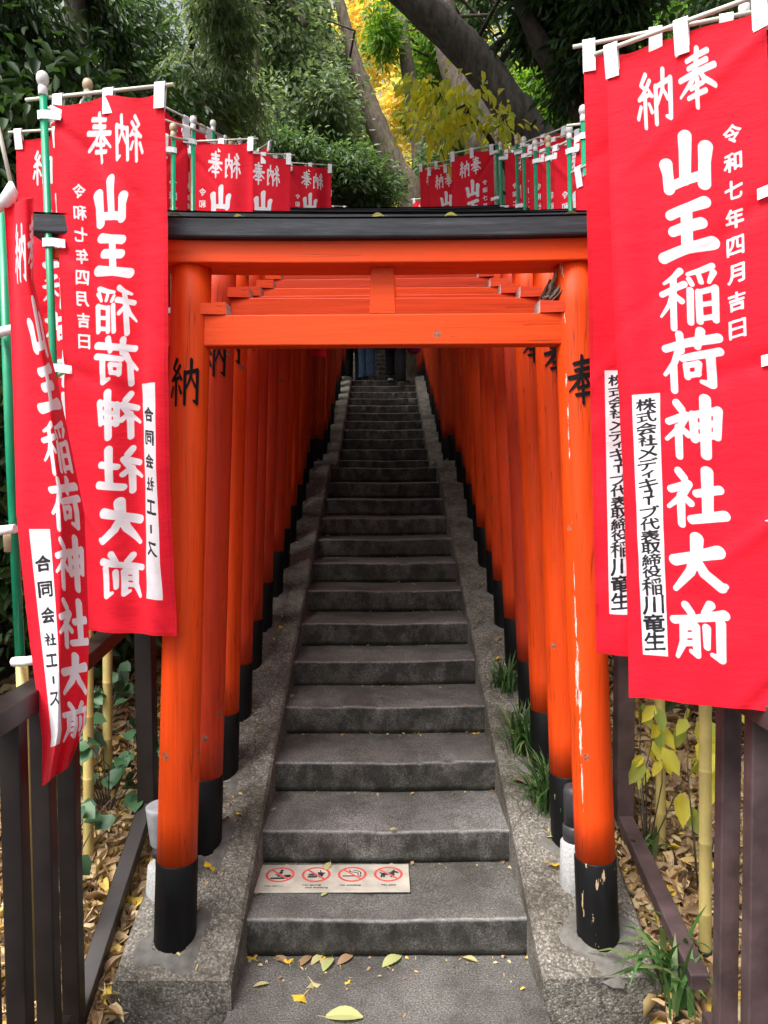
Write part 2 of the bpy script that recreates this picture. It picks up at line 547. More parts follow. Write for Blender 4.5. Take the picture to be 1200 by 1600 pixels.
M['green'] = simple("green_pole", (0.006, 0.27, 0.13), 0.3, 0.5, 8, 0.12)
M['finial_w'] = simple("white_finial", (0.66, 0.64, 0.62), 0.35, 0.5, 30, 0.08)
M['finial_t'] = simple("tan_finial", (0.50, 0.38, 0.24), 0.4, 0.5, 30, 0.12)
M['bamboo'] = simple("yellow_bamboo_sleeve", (0.52, 0.415, 0.145), 0.4, 0.4, 14, 0.10)
M['band'] = simple("black_band", (0.02, 0.02, 0.02), 0.5)
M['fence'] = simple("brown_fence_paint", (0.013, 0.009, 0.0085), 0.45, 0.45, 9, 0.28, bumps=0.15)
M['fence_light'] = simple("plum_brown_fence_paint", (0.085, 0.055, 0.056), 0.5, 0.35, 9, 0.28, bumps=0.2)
M['soil'] = simple("soil", (0.055, 0.040, 0.027), 0.95, 0.1, 25, 0.3, bumps=0.5)
M['lamp_grey'] = simple("grey_lamp_body", (0.32, 0.33, 0.35), 0.45, 0.4, 30, 0.12)
M['lamp_dark'] = simple("dark_lamp_body", (0.045, 0.045, 0.05), 0.45, 0.4, 30, 0.12)
M['concrete'] = simple("pale_concrete", (0.46, 0.46, 0.45), 0.8, 0.2, 140, 0.16, bumps=0.3)
M['sign'] = simple("sign_plate", (0.49, 0.455, 0.39), 0.6, 0.3, 9, 0.17)
M['sign_red'] = simple("sign_red", (0.62, 0.10, 0.085), 0.6, 0.2, 40, 0.10)
M['sign_black'] = simple("sign_black", (0.03, 0.035, 0.04), 0.6, 0.2, 40, 0.15)
M['bark_dark'] = bark("dark_bark", (0.018, 0.014, 0.011), (0.075, 0.060, 0.048))
M['bark_arch'] = bark("arching_bark", (0.030, 0.026, 0.022), (0.15, 0.128, 0.108))
M['bark_grey'] = bark("grey_brown_bark", (0.055, 0.042, 0.033), (0.20, 0.155, 0.12))
M['bark_pale'] = bark("pale_brown_bark", (0.060, 0.046, 0.034), (0.23, 0.18, 0.13))
M['leaf_dark'] = leaf_mat("dark_evergreen_leaf", [(0.016, 0.036, 0.013), (0.028, 0.062, 0.020), (0.045, 0.092, 0.028), (0.065, 0.115, 0.04)], 0.3)
M['leaf_deep'] = leaf_mat("deep_green_leaf", [(0.048, 0.090, 0.042), (0.080, 0.14, 0.064), (0.12, 0.19, 0.09), (0.18, 0.245, 0.135)], 0.4, 0.35)
M['leaf_mid'] = leaf_mat("mid_green_leaf", [(0.10, 0.15, 0.09), (0.155, 0.215, 0.13), (0.22, 0.28, 0.185), (0.32, 0.37, 0.26)], 0.45, 0.35)
M['leaf_bright'] = leaf_mat("bright_green_leaf", [(0.06, 0.15, 0.025), (0.10, 0.22, 0.035), (0.17, 0.30, 0.05), (0.30, 0.36, 0.06)], 0.5)
M['leaf_gold'] = leaf_mat("golden_leaf", [(0.62, 0.42, 0.10), (0.74, 0.53, 0.16), (0.80, 0.62, 0.22), (0.58, 0.50, 0.20)], 0.55)
M['leaf_lime'] = leaf_mat("yellow_green_leaf", [(0.66, 0.56, 0.04), (0.78, 0.68, 0.10), (0.62, 0.62, 0.12), (0.34, 0.44, 0.12)], 0.55)
M['leaf_litter'] = leaf_mat("dead_leaf", [(0.16, 0.095, 0.055), (0.30, 0.19, 0.10), (0.42, 0.29, 0.15), (0.50, 0.37, 0.20), (0.55, 0.43, 0.25), (0.24, 0.14, 0.08), (0.46, 0.32, 0.17), (0.66, 0.47, 0.06)], 0.1, 0.7)
M['leaf_yellow'] = leaf_mat("fallen_yellow_leaf", [(0.70, 0.42, 0.03), (0.72, 0.50, 0.06)], 0.2, 0.6)
M['leaf_pale'] = leaf_mat("fallen_pale_leaf", [(0.46, 0.42, 0.20), (0.50, 0.44, 0.22)], 0.2, 0.6)
M['leaf_green'] = leaf_mat("fallen_green_leaf", [(0.40, 0.42, 0.17), (0.44, 0.46, 0.20)], 0.2, 0.6)
M['leaf_brown'] = leaf_mat("fallen_brown_leaf", [(0.25, 0.14, 0.08), (0.34, 0.22, 0.12)], 0.1, 0.7)
M['grass'] = leaf_mat("bamboo_grass_blade", [(0.025, 0.070, 0.018), (0.045, 0.115, 0.028), (0.075, 0.16, 0.042), (0.17, 0.20, 0.08)], 0.3)
M['ivy'] = leaf_mat("ivy_leaf", [(0.025, 0.070, 0.030), (0.045, 0.11, 0.05), (0.07, 0.15, 0.065)], 0.2)
M['jeans'] = simple("blue_denim", (0.060, 0.105, 0.185), 0.85, 0.1, 40, 0.2)
M['black_cloth'] = simple("black_clothing", (0.012, 0.012, 0.014), 0.85, 0.1, 40, 0.2)
M['grey_cloth'] = simple("dark_grey_clothing", (0.05, 0.05, 0.06), 0.85, 0.1, 40, 0.2)
M['magenta'] = simple("magenta_bag_cloth", (0.45, 0.03, 0.18), 0.7, 0.2, 30, 0.2)
M['skin'] = simple("skin", (0.52, 0.34, 0.25), 0.55, 0.3, 30, 0.04)
M['hair'] = simple("black_hair", (0.012, 0.010, 0.009), 0.5, 0.4, 80, 0.3)
M['shoe'] = simple("black_shoe", (0.02, 0.02, 0.022), 0.5, 0.4)
M['sole'] = simple("white_sole", (0.62, 0.62, 0.60), 0.6, 0.3)

# ------------------------------------------------------------------ writing: brush strokes and type as distance fields
NE = [[(24, 5, 6), (33, 17, 6)], [(9, 35, 5), (41, 28, 5.5)], [(41, 28, 5.5), (30, 47, 4.5), (5, 65, 2.2)], [(27, 48, 6), (27, 96, 5.5)], [(33, 50, 4), (44, 61, 5)]]
BRUSH = {
 '山': [[(50, 5, 8.5), (50, 30, 7.5), (49, 78, 6.5)], [(17, 42, 8.5), (20, 60, 6.5), (22, 86, 7)], [(22, 82, 5.8), (50, 78, 5.5), (82, 75, 5.5)], [(83, 32, 9), (81, 55, 7), (80, 91, 7.5)]],
 '王': [[(23, 22, 6.5), (55, 17, 5.8), (79, 13, 7.5)], [(27, 51, 6.5), (73, 46, 7)], [(50, 20, 6.8), (50, 82, 6.8)], [(9, 91, 7.5), (50, 85, 6), (89, 81, 8.5)]],
 '大': [[(12, 43, 7.5), (50, 36, 6.5), (86, 30, 9)], [(52, 6, 9), (50, 36, 7.2), (40, 62, 6), (12, 93, 2.5)], [(50, 40, 5), (64, 66, 7), (89, 90, 7), (96, 88, 3)]],
 '前': [[(29, 5, 6.5), (38, 17, 6)], [(71, 3, 6.5), (60, 17, 3.5)], [(7, 31, 5.8), (50, 26, 5.2), (93, 20, 7.5)], [(24, 42, 5.8), (23, 70, 5.2), (12, 95, 2.5)], [(24, 43, 4.5), (46, 40, 4.5)], [(46, 40, 5.8), (47, 89, 5.4), (37, 84, 3)], [(27, 57, 3.8), (44, 55, 3.8)], [(27, 71, 3.8), (44, 69, 3.8)], [(64, 42, 5.8), (64, 75, 4.5)], [(87, 34, 6.8), (87, 95, 6.2), (73, 88, 3)]],
 '社': NE + [[(54, 45, 5.2), (89, 41, 6.2)], [(71, 9, 8), (71, 86, 7)], [(45, 89, 6.2), (97, 85, 7.5)]],
 '神': NE + [[(52, 28, 5.8), (54, 70, 5.2)], [(52, 29, 5), (90, 24, 5.5)], [(90, 24, 6.2), (88, 69, 5.2)], [(55, 48, 4.4), (88, 45, 4.4)], [(55, 68, 5), (88, 65, 5)], [(71, 3, 7.5), (71, 98, 7)]],
 '荷': [[(7, 23, 5.8), (93, 16, 7)], [(33, 4, 6.2), (36, 31, 5)], [(67, 2, 6.2), (62, 28, 4.5)], [(29, 36, 5.8), (22, 51, 5), (5, 67, 2.5)], [(21, 54, 5.8), (21, 96, 5.8)], [(38, 45, 5), (95, 39, 6.2)], [(43, 57, 4.4), (45, 77, 4.4)], [(43, 58, 4), (63, 56, 4)], [(63, 56, 4.5), (61, 74, 4)], [(45, 75, 4), (62, 73, 4)], [(81, 42, 6.2), (82, 93, 6.2), (67, 87, 3)]],
 '稲': [[(36, 3, 5.8), (24, 11, 4.5), (7, 17, 2.5)], [(3, 35, 5), (43, 27, 5.8)], [(24, 14, 5.8), (24, 97, 5.8)], [(23, 36, 4), (16, 56, 4), (1, 73, 2)], [(27, 42, 3.5), (39, 55, 5)], [(87, 2, 5), (68, 8, 4.5), (49, 11, 3)], [(51, 19, 3.8), (56, 29, 4)], [(67, 16, 3.8), (70, 27, 4)], [(89, 13, 5), (82, 28, 3)], [(53, 39, 5.4), (53, 93, 5)], [(66, 43, 5), (67, 93, 5)], [(66, 44, 4.2), (91, 39, 4.4)], [(91, 39, 5.5), (91, 93, 5)], [(68, 65, 3.8), (89, 63, 3.8)], [(68, 88, 4.3), (91, 86, 4.3)]],
 '奉': [[(23, 16, 4.4), (77, 9, 5.4)], [(27, 30, 4.4), (75, 24, 5)], [(5, 45, 5), (95, 37, 6)], [(50, 1, 6), (47, 30, 5.4), (36, 53, 5), (5, 74, 2.4)], [(54, 38, 4), (70, 57, 6), (97, 72, 5)], [(34, 66, 4.2), (66, 62, 4.4)], [(27, 81, 4.2), (73, 77, 4.6)], [(50, 52, 5.4), (50, 99, 5)]],
 '納': [[(26, 2, 5), (13, 20, 4), (24, 28, 4)], [(37, 15, 4.5), (20, 36, 4), (7, 45, 3.5)], [(7, 46, 3.4), (39, 39, 4)], [(34, 31, 3), (42, 43, 4.4)], [(24, 46, 4.8), (24, 97, 4.5)], [(12, 59, 4), (4, 79, 4)], [(35, 57, 3.4), (42, 72, 4.4)], [(54, 29, 5.4), (54, 95, 5)], [(54, 30, 4.4), (94, 24, 5)], [(94, 24, 6), (94, 93, 5.5), (82, 88, 3)], [(74, 3, 5.4), (73, 36, 4.5), (59, 62, 2.4)], [(74, 38, 3.4), (87, 58, 4.4)]],
}


def stroke_field(strokes, gx, gy, grow=0.0):
    """signed distance in glyph units (positive inside), glyph box 0..100, y down"""
    def nib(x, y):            # slanted oval brush tip
        return (x + y) * .7071 / 1.2, (x - y) * .7071 * 1.12
    gx, gy = nib(gx, gy)
    f = np.full(gx.shape, -1e3)
    for st in strokes:
        for (x0, y0, r0), (x1, y1, r1) in zip(st[:-1], st[1:]):
            (x0, y0), (x1, y1) = nib(x0, y0), nib(x1, y1)
            dx, dy = x1 - x0, y1 - y0
            t = np.clip(((gx - x0) * dx + (gy - y0) * dy) / (dx * dx + dy * dy), 0, 1)
            d = np.hypot(gx - x0 - t * dx, gy - y0 - t * dy)
            f = np.maximum(f, (r0 + (r1 - r0) * t) - d)
    return f + grow


_glyphs = {}
GROW = {'山': 2.2, '王': 2.2, '大': 1.8, '社': 1.1, '神': .8, '前': .9, '荷': .6, '稲': 0.0, '奉': -.1, '納': -.2}


def edt(mask):
    """distance of every cell to the nearest True cell"""
    H, W = mask.shape
    big = 1e6
    g = np.where(mask, 0.0, big)
    ys = np.arange(H, dtype=np.float32)
    d2 = (ys[:, None] - ys[None, :]) ** 2
    o = np.empty((H, W), np.float32)
    for x in range(W): o[:, x] = (d2 + g[None, :, x]).min(1)
    xs = np.arange(W, dtype=np.float32)
    d2 = (xs[:, None] - xs[None, :]) ** 2
    r = np.empty((H, W), np.float32)
    for y in range(H): r[y] = (d2 + o[y][None, :]).min(1)
    return np.sqrt(r)



def blur1(a, k=1):
    for _ in range(k):
        p = np.pad(a, 1, mode='edge')
        a = (p[:-2, 1:-1] + p[2:, 1:-1] + p[1:-1, :-2] + p[1:-1, 2:] + 4 * p[1:-1, 1:-1]) / 8
    return a


def glyph(text, res=96):
    """raster coverage of a typed string: (array with y down, width/height ratio)"""
    if text in _glyphs: return _glyphs[text]
    cu = bpy.data.curves.new("typing", 'FONT')
    cu.body = text
    cu.resolution_u = 6
    ob = bpy.data.objects.new("typing", cu)
    COL.objects.link(ob)
    bpy.context.view_layer.update()
    dg = bpy.context.evaluated_depsgraph_get()
    ev = ob.evaluated_get(dg)
    me = ev.to_mesh()
    me.calc_loop_triangles()
    nv = len(me.vertices)
    if nv == 0:
        bpy.data.objects.remove(ob); return None
    co = np.zeros(nv * 3); me.vertices.foreach_get("co", co); co = co.reshape(-1, 3)[:, :2]
    tr = np.zeros(len(me.loop_triangles) * 3, dtype=np.int32)
    me.loop_triangles.foreach_get("vertices", tr); tr = tr.reshape(-1, 3)
    ev.to_mesh_clear()
    bpy.data.objects.remove(ob)
    lo, hi = co.min(0), co.max(0)
    s = res / (hi[1] - lo[1])
    if (hi[0] - lo[0]) * s > 900: s = 900 / (hi[0] - lo[0])
    pad = 6
    W = int((hi[0] - lo[0]) * s) + 2 * pad + 1
    H = int((hi[1] - lo[1]) * s) + 2 * pad + 1
    a = np.zeros((H, W))
    q = (co - lo) * s + pad
    for t in tr:
        A, B, C = q[t[0]], q[t[1]], q[t[2]]
        x0, x1 = int(min(A[0], B[0], C[0])), int(max(A[0], B[0], C[0])) + 1
        y0, y1 = int(min(A[1], B[1], C[1])), int(max(A[1], B[1], C[1])) + 1
        X, Y = np.meshgrid(np.arange(x0, x1 + 1), np.arange(y0, y1 + 1))
        d = (B[0] - A[0]) * (C[1] - A[1]) - (C[0] - A[0]) * (B[1] - A[1])
        if abs(d) < 1e-9: continue
        w1 = ((X - A[0]) * (C[1] - A[1]) - (C[0] - A[0]) * (Y - A[1])) / d
        w2 = ((B[0] - A[0]) * (Y - A[1]) - (X - A[0]) * (B[1] - A[1])) / d
        ins = (w1 >= -1e-6) & (w2 >= -1e-6) & (w1 + w2 <= 1 + 1e-6)
        sub = a[max(y0, 0):y1 + 1, max(x0, 0):x1 + 1]
        ins = ins[:sub.shape[0], :sub.shape[1]]
        sub[ins] = 1
    a = a[::-1] > .5
    a = blur1(edt(~a) - edt(a), 1)
    _glyphs[text] = (a, s, pad)
    return _glyphs[text]


def glyph_field(text, X, Y, cx, cy, w, h, grow=0.0, shear=0.10, k=3):
    """field in metres (positive inside) of a typed string filling box (cx,cy,w,h); Y down"""
    g = glyph(text)
    f = np.full(X.shape, -1.0)
    if g is None: return f
    a, s, pad = g
    b = a
    H, W = b.shape
    iw, ih = W - 2 * pad - 1, H - 2 * pad - 1
    Ys = Y + shear * (X - cx)
    gx = (X - cx + w / 2) / w * iw + pad
    gy = (Ys - cy + h / 2) / h * ih + pad
    ok = (gx >= 0) & (gx < W - 1) & (gy >= 0) & (gy < H - 1)
    gx0 = np.clip(gx, 0, W - 1.001); gy0 = np.clip(gy, 0, H - 1.001)
    xi, yi = gx0.astype(int), gy0.astype(int)
    fx, fy = gx0 - xi, gy0 - yi
    val = (b[yi, xi] * (1 - fx) + b[yi, xi + 1] * fx) * (1 - fy) + (b[yi + 1, xi] * (1 - fx) + b[yi + 1, xi + 1] * fx) * fy
    ppm = min(iw / w, ih / h)
    sd_ = val / ppm + grow * (0.55 + 0.9 * vnoise(X * 70 + cy * 31, Y * 70))
    f[ok] = sd_[ok]
    return f


def put(field, X, Y, ch, cx, cy, w, h, grow=0.0, shear=0.10):
    """write one character into a field"""
    m = (np.abs(X - cx) < w * 0.75) & (np.abs(Y - cy) < h * 0.75)
    if not m.any(): return
    if ch in BRUSH:
        v = stroke_field(BRUSH[ch], (X[m] - cx) / w * 100 + 50, (Y[m] - cy) / h * 100 + 50) * (min(w, h) / 100) + GROW.get(ch, 1) * (min(w, h) / 100)
    else:
        v = glyph_field(ch, X[m], Y[m], cx, cy, w, h, grow, shear)
    field[m] = np.maximum(field[m], v)


def ink_mesh(name, field, mapf):
    """polygonise field>0 on a grid (rows, cols); mapf(col,row)->3D"""
    nr, nc = field.shape
    vid, verts, faces = {}, [], []
    def vert(key, c, r):
        if key not in vid:
            vid[key] = len(verts); verts.append(mapf(c, r))
        return vid[key]
    cand = np.argwhere(np.maximum.reduce([field[:-1, :-1], field[1:, :-1], field[:-1, 1:], field[1:, 1:]]) > 0)
    for r, c in cand:
        cs = [(c, r), (c + 1, r), (c + 1, r + 1), (c, r + 1)]
        vals = [field[y, x] for x, y in cs]
        poly = []
        for i in range(4):
            (xa, ya), (xb, yb) = cs[i], cs[(i + 1) % 4]
            va, vb = vals[i], vals[(i + 1) % 4]
            if va > 0: poly.append(vert((xa, ya), xa, ya))
            if (va > 0) != (vb > 0):
                t = va / (va - vb)
                ka = ((xa, ya), (xb, yb)) if (xa, ya) < (xb, yb) else ((xb, yb), (xa, ya))
                poly.append(vert(ka, xa + (xb - xa) * t, ya + (yb - ya) * t))
        if len(poly) >= 3: faces.append(poly)
    me = bpy.data.meshes.new(name)
    me.from_pydata(verts, [], faces)
    me.update()
    return me


# ------------------------------------------------------------------ stair profile
D0 = 19.12 * R
L1 = D0 + 12 * T1               # front edge of the first landing
D1 = 62.1 * R; T2 = 2.77 * R    # second flight
Z2 = (13 - 0.24) * R
L2 = D1 + 10 * T2
D3 = 103.0 * R; T3 = 2.45 * R
Z3 = Z2 + 11 * R
N3 = 24


def curb_z(y):
    """height of the sloping curb top"""
    k = 0.42 * R
    if y < L1: return max((y - D0) / T1 * R + R + k, 0.05)
    if y < D1 - 0.4: return 13 * R + k
    if y < L2: return max(13 * R + k, Z2 + (y - D1) / T2 * R + R + k)
    if y < D3 - 0.4: return Z2 + 11 * R + k
    return max(Z2 + 11 * R + k, Z3 + (min(y, D3 + N3 * T3) - D3) / T3 * R + R + k)


# paving and stairs --------------------------------------------------
SW = 0.515


def steps_mesh():
    V, Fq, wear, tone, low = [], [], [], [], []
    nx = 61
    def strip(rows):
        """rows of (y,z,wear) profile swept along x"""
        b = len(V)
        xs = np.linspace(-SW, SW, nx)
        for (y, z, wv) in rows:
            for i, x in enumerate(xs):
                V.append((x, y, z)); wear.append(wv)
        for j in range(len(rows) - 1):
            for i in range(nx - 1):
                a = b + j * nx + i
                Fq.append((a, a + 1, a + nx + 1, a + nx))
    def step(yf, zb, zt, depth, tilt):
        r = 0.005
        b = len(V)
        xs = np.linspace(-SW, SW, nx)
        prof = [(yf + 0.016, zb - 0.02, 0), (yf + 0.016, zb + 0.007, 0), (yf + 0.003, zb + 0.009, 0), (yf + 0.002, zb + 0.03, 0), (yf, zt - 0.012, 0), (yf, zt - r, 0.7), (yf + r * 0.35, zt - r * 0.3, 1.0), (yf + r, zt, 0.9), (yf + 0.013, zt, 0.1), (yf + depth * 0.5, zt + 0.002, 0), (yf + depth + 0.02, zt + 0.003, 0)]
        sd = rng.integers(0, 1000)
        tn = rng.uniform(0, 1)
        for (y, z, wv) in prof:
            n1 = (vnoise(xs * 9, xs * 0 + z * 3, sd) - 0.5) * 0.007 + (vnoise(xs * 33, xs * 0 + z * 9, sd + 2) - 0.5) * 0.003
            chip = np.clip(vnoise(xs * 26, xs * 0, sd + 3) - 0.74, 0, 1) * 0.07 * (vnoise(xs * 4, xs * 0, sd + 8) > .45)
            for i, x in enumerate(xs):
                dz = tilt * x
                yy = y + n1[i] + (chip[i] if wv > 0.5 else 0)
                zz = z + dz - (0.007 * math.exp(-((x - .05) / .22) ** 2) if z > zt - .02 else 0) - (chip[i] * 0.7 if wv > 0.5 else 0) + (n1[i] * 0.4 if wv > 0 else 0)
                V.append((x, yy, zz)); wear.append(wv); tone.append(tn)
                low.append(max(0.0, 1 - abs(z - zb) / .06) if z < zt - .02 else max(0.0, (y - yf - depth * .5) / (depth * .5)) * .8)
        for j in range(len(prof) - 1):
            for i in range(nx - 1):
                a = b + j * nx + i
                Fq.append((a, a + 1, a + nx + 1, a + nx))
    for k in range(13):
        dep = T1 if k < 12 else D1 - L1
        step(D0 + k * T1 + rng.uniform(-.004, .004), k * R, (k + 1) * R + rng.uniform(-.003, .003), dep, rng.uniform(-.006, .006))
    for k in range(11):
        dep = T2 if k < 10 else D3 - L2
        step(D1 + k * T2, 13 * R if k == 0 else Z2 + k * R, Z2 + (k + 1) * R, dep, rng.uniform(-.006, .006))
    for k in range(N3):
        step(D3 + k * T3, Z3 + k * R, Z3 + (k + 1) * R, T3 if k < N3 - 1 else 6.0, rng.uniform(-.006, .006))
    me = np_mesh("stairs", np.array(V), np.array(Fq), False)
    at = me.attributes.new("wear", 'FLOAT', 'POINT')
    at.data.foreach_set("value", np.array(wear, dtype=np.float32))
    for nm, arr in (("tone", tone), ("low", low)):
        at = me.attributes.new(nm, 'FLOAT', 'POINT')
        at.data.foreach_set("value", np.array(arr, dtype=np.float32))
    return me


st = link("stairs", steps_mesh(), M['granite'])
tag(st, kind='structure')

mb = MB()
for (x0, x1, y0, y1) in ((-0.512, 0.512, 1.3, D0 + 0.01), (-3, 3, -4.0, 1.295)):
    mb.box((x0, y0, -0.25), (x1, y1, 0.0))
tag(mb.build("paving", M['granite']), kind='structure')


def curb(side):
    ys = [2.40, 2.55] + list(np.arange(2.7, L1 + 0.05, 0.08)) + [L1 + 0.06, L1 + 0.5, D1 - 0.42, D1 - 0.40] + list(np.arange(D1 - 0.36, L2, 0.1)) + [L2 + 0.02, L2 + 0.7, D3 - 0.42] + list(np.arange(D3 - 0.38, D3 + N3 * T3, 0.25)) + [D3 + N3 * T3 + 5]
    V, Fq = [], []
    us = [0.0, 0.004, 0.02, 0.10, 0.2, 0.3, 0.358, 0.374]
    sd = 3 if side < 0 else 9
    rows = []
    for y in ys:
        z = curb_z(y)
        xin = 0.500 if y < L1 + 0.1 else 0.508
        row = []
        prof = [(xin + 0.002, z - 0.9), (xin, z - 0.05), (xin + 0.001, z - 0.014), (xin + 0.012, z)] + [(xin + u, z + 0.004) for u in us[3:6]] + [(0.868, z), (0.88, z - 0.02), (0.885, z - 0.9)]
        for (x, zz) in prof:
            n_ = (vnoise(np.array([y * 7 + x * 3]), np.array([x * 9]), sd)[0] - 0.5) * 0.010
            n2 = (vnoise(np.array([y * 31]), np.array([x * 31 + zz * 3]), sd + 1)[0] - 0.5) * 0.006
            row.append((side * (x + n_ * 0.6), y + (n2 if y > 2.5 else 0), zz + n_ + n2))
        rows.append(row)
    k = len(rows[0])
    for row in rows: V += row
    for j in range(len(rows) - 1):
        for i in range(k - 1):
            a = j * k + i
            q = (a, a + 1, a + k + 1, a + k)
            Fq.append(q if side < 0 else q[::-1])
    mb = MB()
    mb.add(V, Fq, 0, False)
    cap = list(range(k))
    mb.f.append(cap if side > 0 else cap[::-1]); mb.m.append(0); mb.sm.append(False)
    return mb


tag(curb(-1).build("stair_curb", M['agg']), "sloping pebbled concrete curb along the left side of the stairs", "curb", "curbs beside the stairs")
tag(curb(1).build("stair_curb", M['agg']), "sloping pebbled concrete curb along the right side of the stairs", "curb", "curbs beside the stairs")


# terrain ------------------------------------------------------------
def ground_z(x, y):
    """side slopes either side of the stairs"""
    ax = np.abs(x)
    z = np.array([curb_z(float(v)) for v in np.ravel(y)]).reshape(np.shape(y))
    z = np.where(np.asarray(y) < 2.35, np.where(ax < .9, -0.16, -0.03) + 0.0 * z, z - 0.07)
    out = np.clip(ax - 0.9, 0, 60)
    z = z + np.minimum(out * 0.10, 1.5) + (vnoise(x * 1.7, y * 1.7, 4) - 0.5) * 0.10 * np.clip(out * 3, 0, 1)
    return np.where((ax < 0.875) & (np.asarray(y) > 2.35), z - 0.55, z)


gx = np.unique(np.concatenate([np.linspace(-60, -6, 14), np.linspace(-6, -0.9, 40), [-0.876, -0.872, 0, 0.872, 0.876], np.linspace(0.9, 6, 40), np.linspace(6, 60, 14)]))
gy = np.concatenate([np.linspace(-40, -2, 12), np.linspace(-1.5, 2.3, 14), [2.349, 2.351], np.linspace(2.4, 10, 70), np.linspace(10.2, 24, 60), np.linspace(25, 90, 20)])
GX, GY = np.meshgrid(gx, gy)
GZ = ground_z(GX, GY)
nyy, nxx = GX.shape
idx = np.arange(nyy * nxx).reshape(nyy, nxx)
qd = np.stack([idx[:-1, :-1], idx[:-1, 1:], idx[1:, 1:], idx[1:, :-1]], -1).reshape(-1, 4)
# keep the paving clear in front of the stairs
GZ = np.where((GY < 2.36) & (np.abs(GX) < 0.3), -0.3, GZ)
GZ = np.where(GY < 1.0, np.minimum(GZ, -0.1), GZ)
tag(link("ground", np_mesh("ground", np.stack([GX, GY, GZ], -1).reshape(-1, 3), qd, True), M['soil']), kind='structure')

# ------------------------------------------------------------------ torii
HB = 1.92 * R              # black base height
HS = 15.97 * R             # underside of the upper beam
XB, XT = 0.719, 0.626      # post centre at the base and under the beam
PR = 0.0665


def px_at(z): return XB + (XT - XB) * z / HS


def post_mesh(side, seed):
    mb = MB()
    r_ = random.Random(seed)
    pts = [(side * px_at(z), 0, z) for z in np.linspace(HB - 0.005, HS + 0.02, 14)]
    rad = [PR * (1.0 - 0.035 * i / 13 + r_.uniform(-.006, .006)) for i in range(14)]
    mb.tube(pts, rad, 36)
    return mb.mesh("post")


def base_mesh(side, chips=False):
    mb = MB()
    zs = [-0.16, 0.0, 0.05, HB * 0.5, HB - 0.003, HB]
    rr = [PR + .003, PR + .004, PR + .0038, PR + .0036, PR + .0034, PR + .0015]
    mb.tube([(side * px_at(z), 0, z) for z in zs], rr, 36)
    return mb.mesh("post_base")


def beam(y0, y1, zfun, x0, n, tilt=0.0):
    """a long timber swept along x with z range from zfun(x) and raking ends"""
    mb = MB()
    rows = []
    for i in range(n + 1):
        x = -x0 + 2 * x0 * i / n
        a, b = zfun(x)
        xo = 0.0
        if i == 0: xo = -tilt
        if i == n: xo = tilt
        rows.append([(x, y0, a), (x + xo, y0, b), (x + xo, y1, b), (x, y1, a)])
    V = [p for r in rows for p in r]
    Fq = []
    for i in range(n):
        for k in range(4):
            k2 = (k + 1) % 4
            Fq.append((i * 4 + k, (i + 1) * 4 + k, (i + 1) * 4 + k2, i * 4 + k2))
    Fq.append((0, 1, 2, 3)); Fq.append((n * 4 + 3, n * 4 + 2, n * 4 + 1, n * 4))
    mb.add(V, Fq)
    return mb


def sori(x): return 0.022 * (abs(x) / 1.1) ** 2.6


KAS = beam(-0.105, 0.105, lambda x: (HS + 0.072 + sori(x), HS + 0.132 + sori(x)), 1.115, 24, 0.02).mesh("kasagi")
# pitched cap of the top beam
def cap_mesh():
    mb = MB()
    n = 24
    rows = []
    for i in range(n + 1):
        x = -1.125 + 2.25 * i / n
        z = HS + 0.134 + sori(x)
        rows.append([(x, -0.108, z), (x, 0.0, z + 0.012), (x, 0.108, z)])
    V = [p for r in rows for p in r]
    Fq = []
    for i in range(n):
        for k in range(2):
            Fq.append((i * 3 + k, (i + 1) * 3 + k, (i + 1) * 3 + k + 1, i * 3 + k + 1))
        Fq.append((i * 3 + 2, (i + 1) * 3 + 2, (i + 1) * 3, i * 3))
    Fq.append((0, 1, 2)); Fq.append((n * 3 + 2, n * 3 + 1, n * 3))
    mb.add(V, Fq)
    return mb.mesh("beam_cap")
CAP = cap_mesh()
SHI = beam(-0.077, 0.077, lambda x: (HS + sori(x), HS + 0.0715 + sori(x)), 1.05, 24, 0.015).mesh("upper_beam")
Z_N0, Z_N1 = 14.17 * R, 14.88 * R
NUK = beam(-0.034, 0.034, lambda x: (Z_N0, Z_N1), 0.80, 4).mesh("tie_beam")
mbk = MB()
mbk.add([(-.044, -.030, Z_N1), (.044, -.030, Z_N1), (.044, .030, Z_N1), (-.044, .030, Z_N1), (-.037, -.030, HS + .002), (.037, -.030, HS + .002), (.037, .030, HS + .002), (-.037, .030, HS + .002)],
        [(0, 3, 2, 1), (4, 5, 6, 7), (0, 1, 5, 4), (1, 2, 6, 5), (2, 3, 7, 6), (3, 0, 4, 7)])
GAK = mbk.mesh("strut")


def wedge_mesh(side):
    mb = MB()
    xi, xo = 0.510, 0.600
    z0 = Z_N1 + 0.001
    v = [(side * xi, -.036, z0), (side * xo, -.05, z0), (side * xo, .07, z0), (side * xi, .06, z0),
         (side * xi, -.036, z0 + .040), (side * xo, -.05, z0 + .033), (side * xo, .07, z0 + .033), (side * xi, .06, z0 + .043)]
    f = [(0, 3, 2, 1), (4, 5, 6, 7), (0, 1, 5, 4), (1, 2, 6, 5), (2, 3, 7, 6)]
    if side < 0: f = [q[::-1] for q in f]
    mb.add(v, f, 0)
    e = (3, 0, 4, 7)
    mb.add(v, [e if side > 0 else e[::-1]], 1)
    return mb.mesh("wedge")


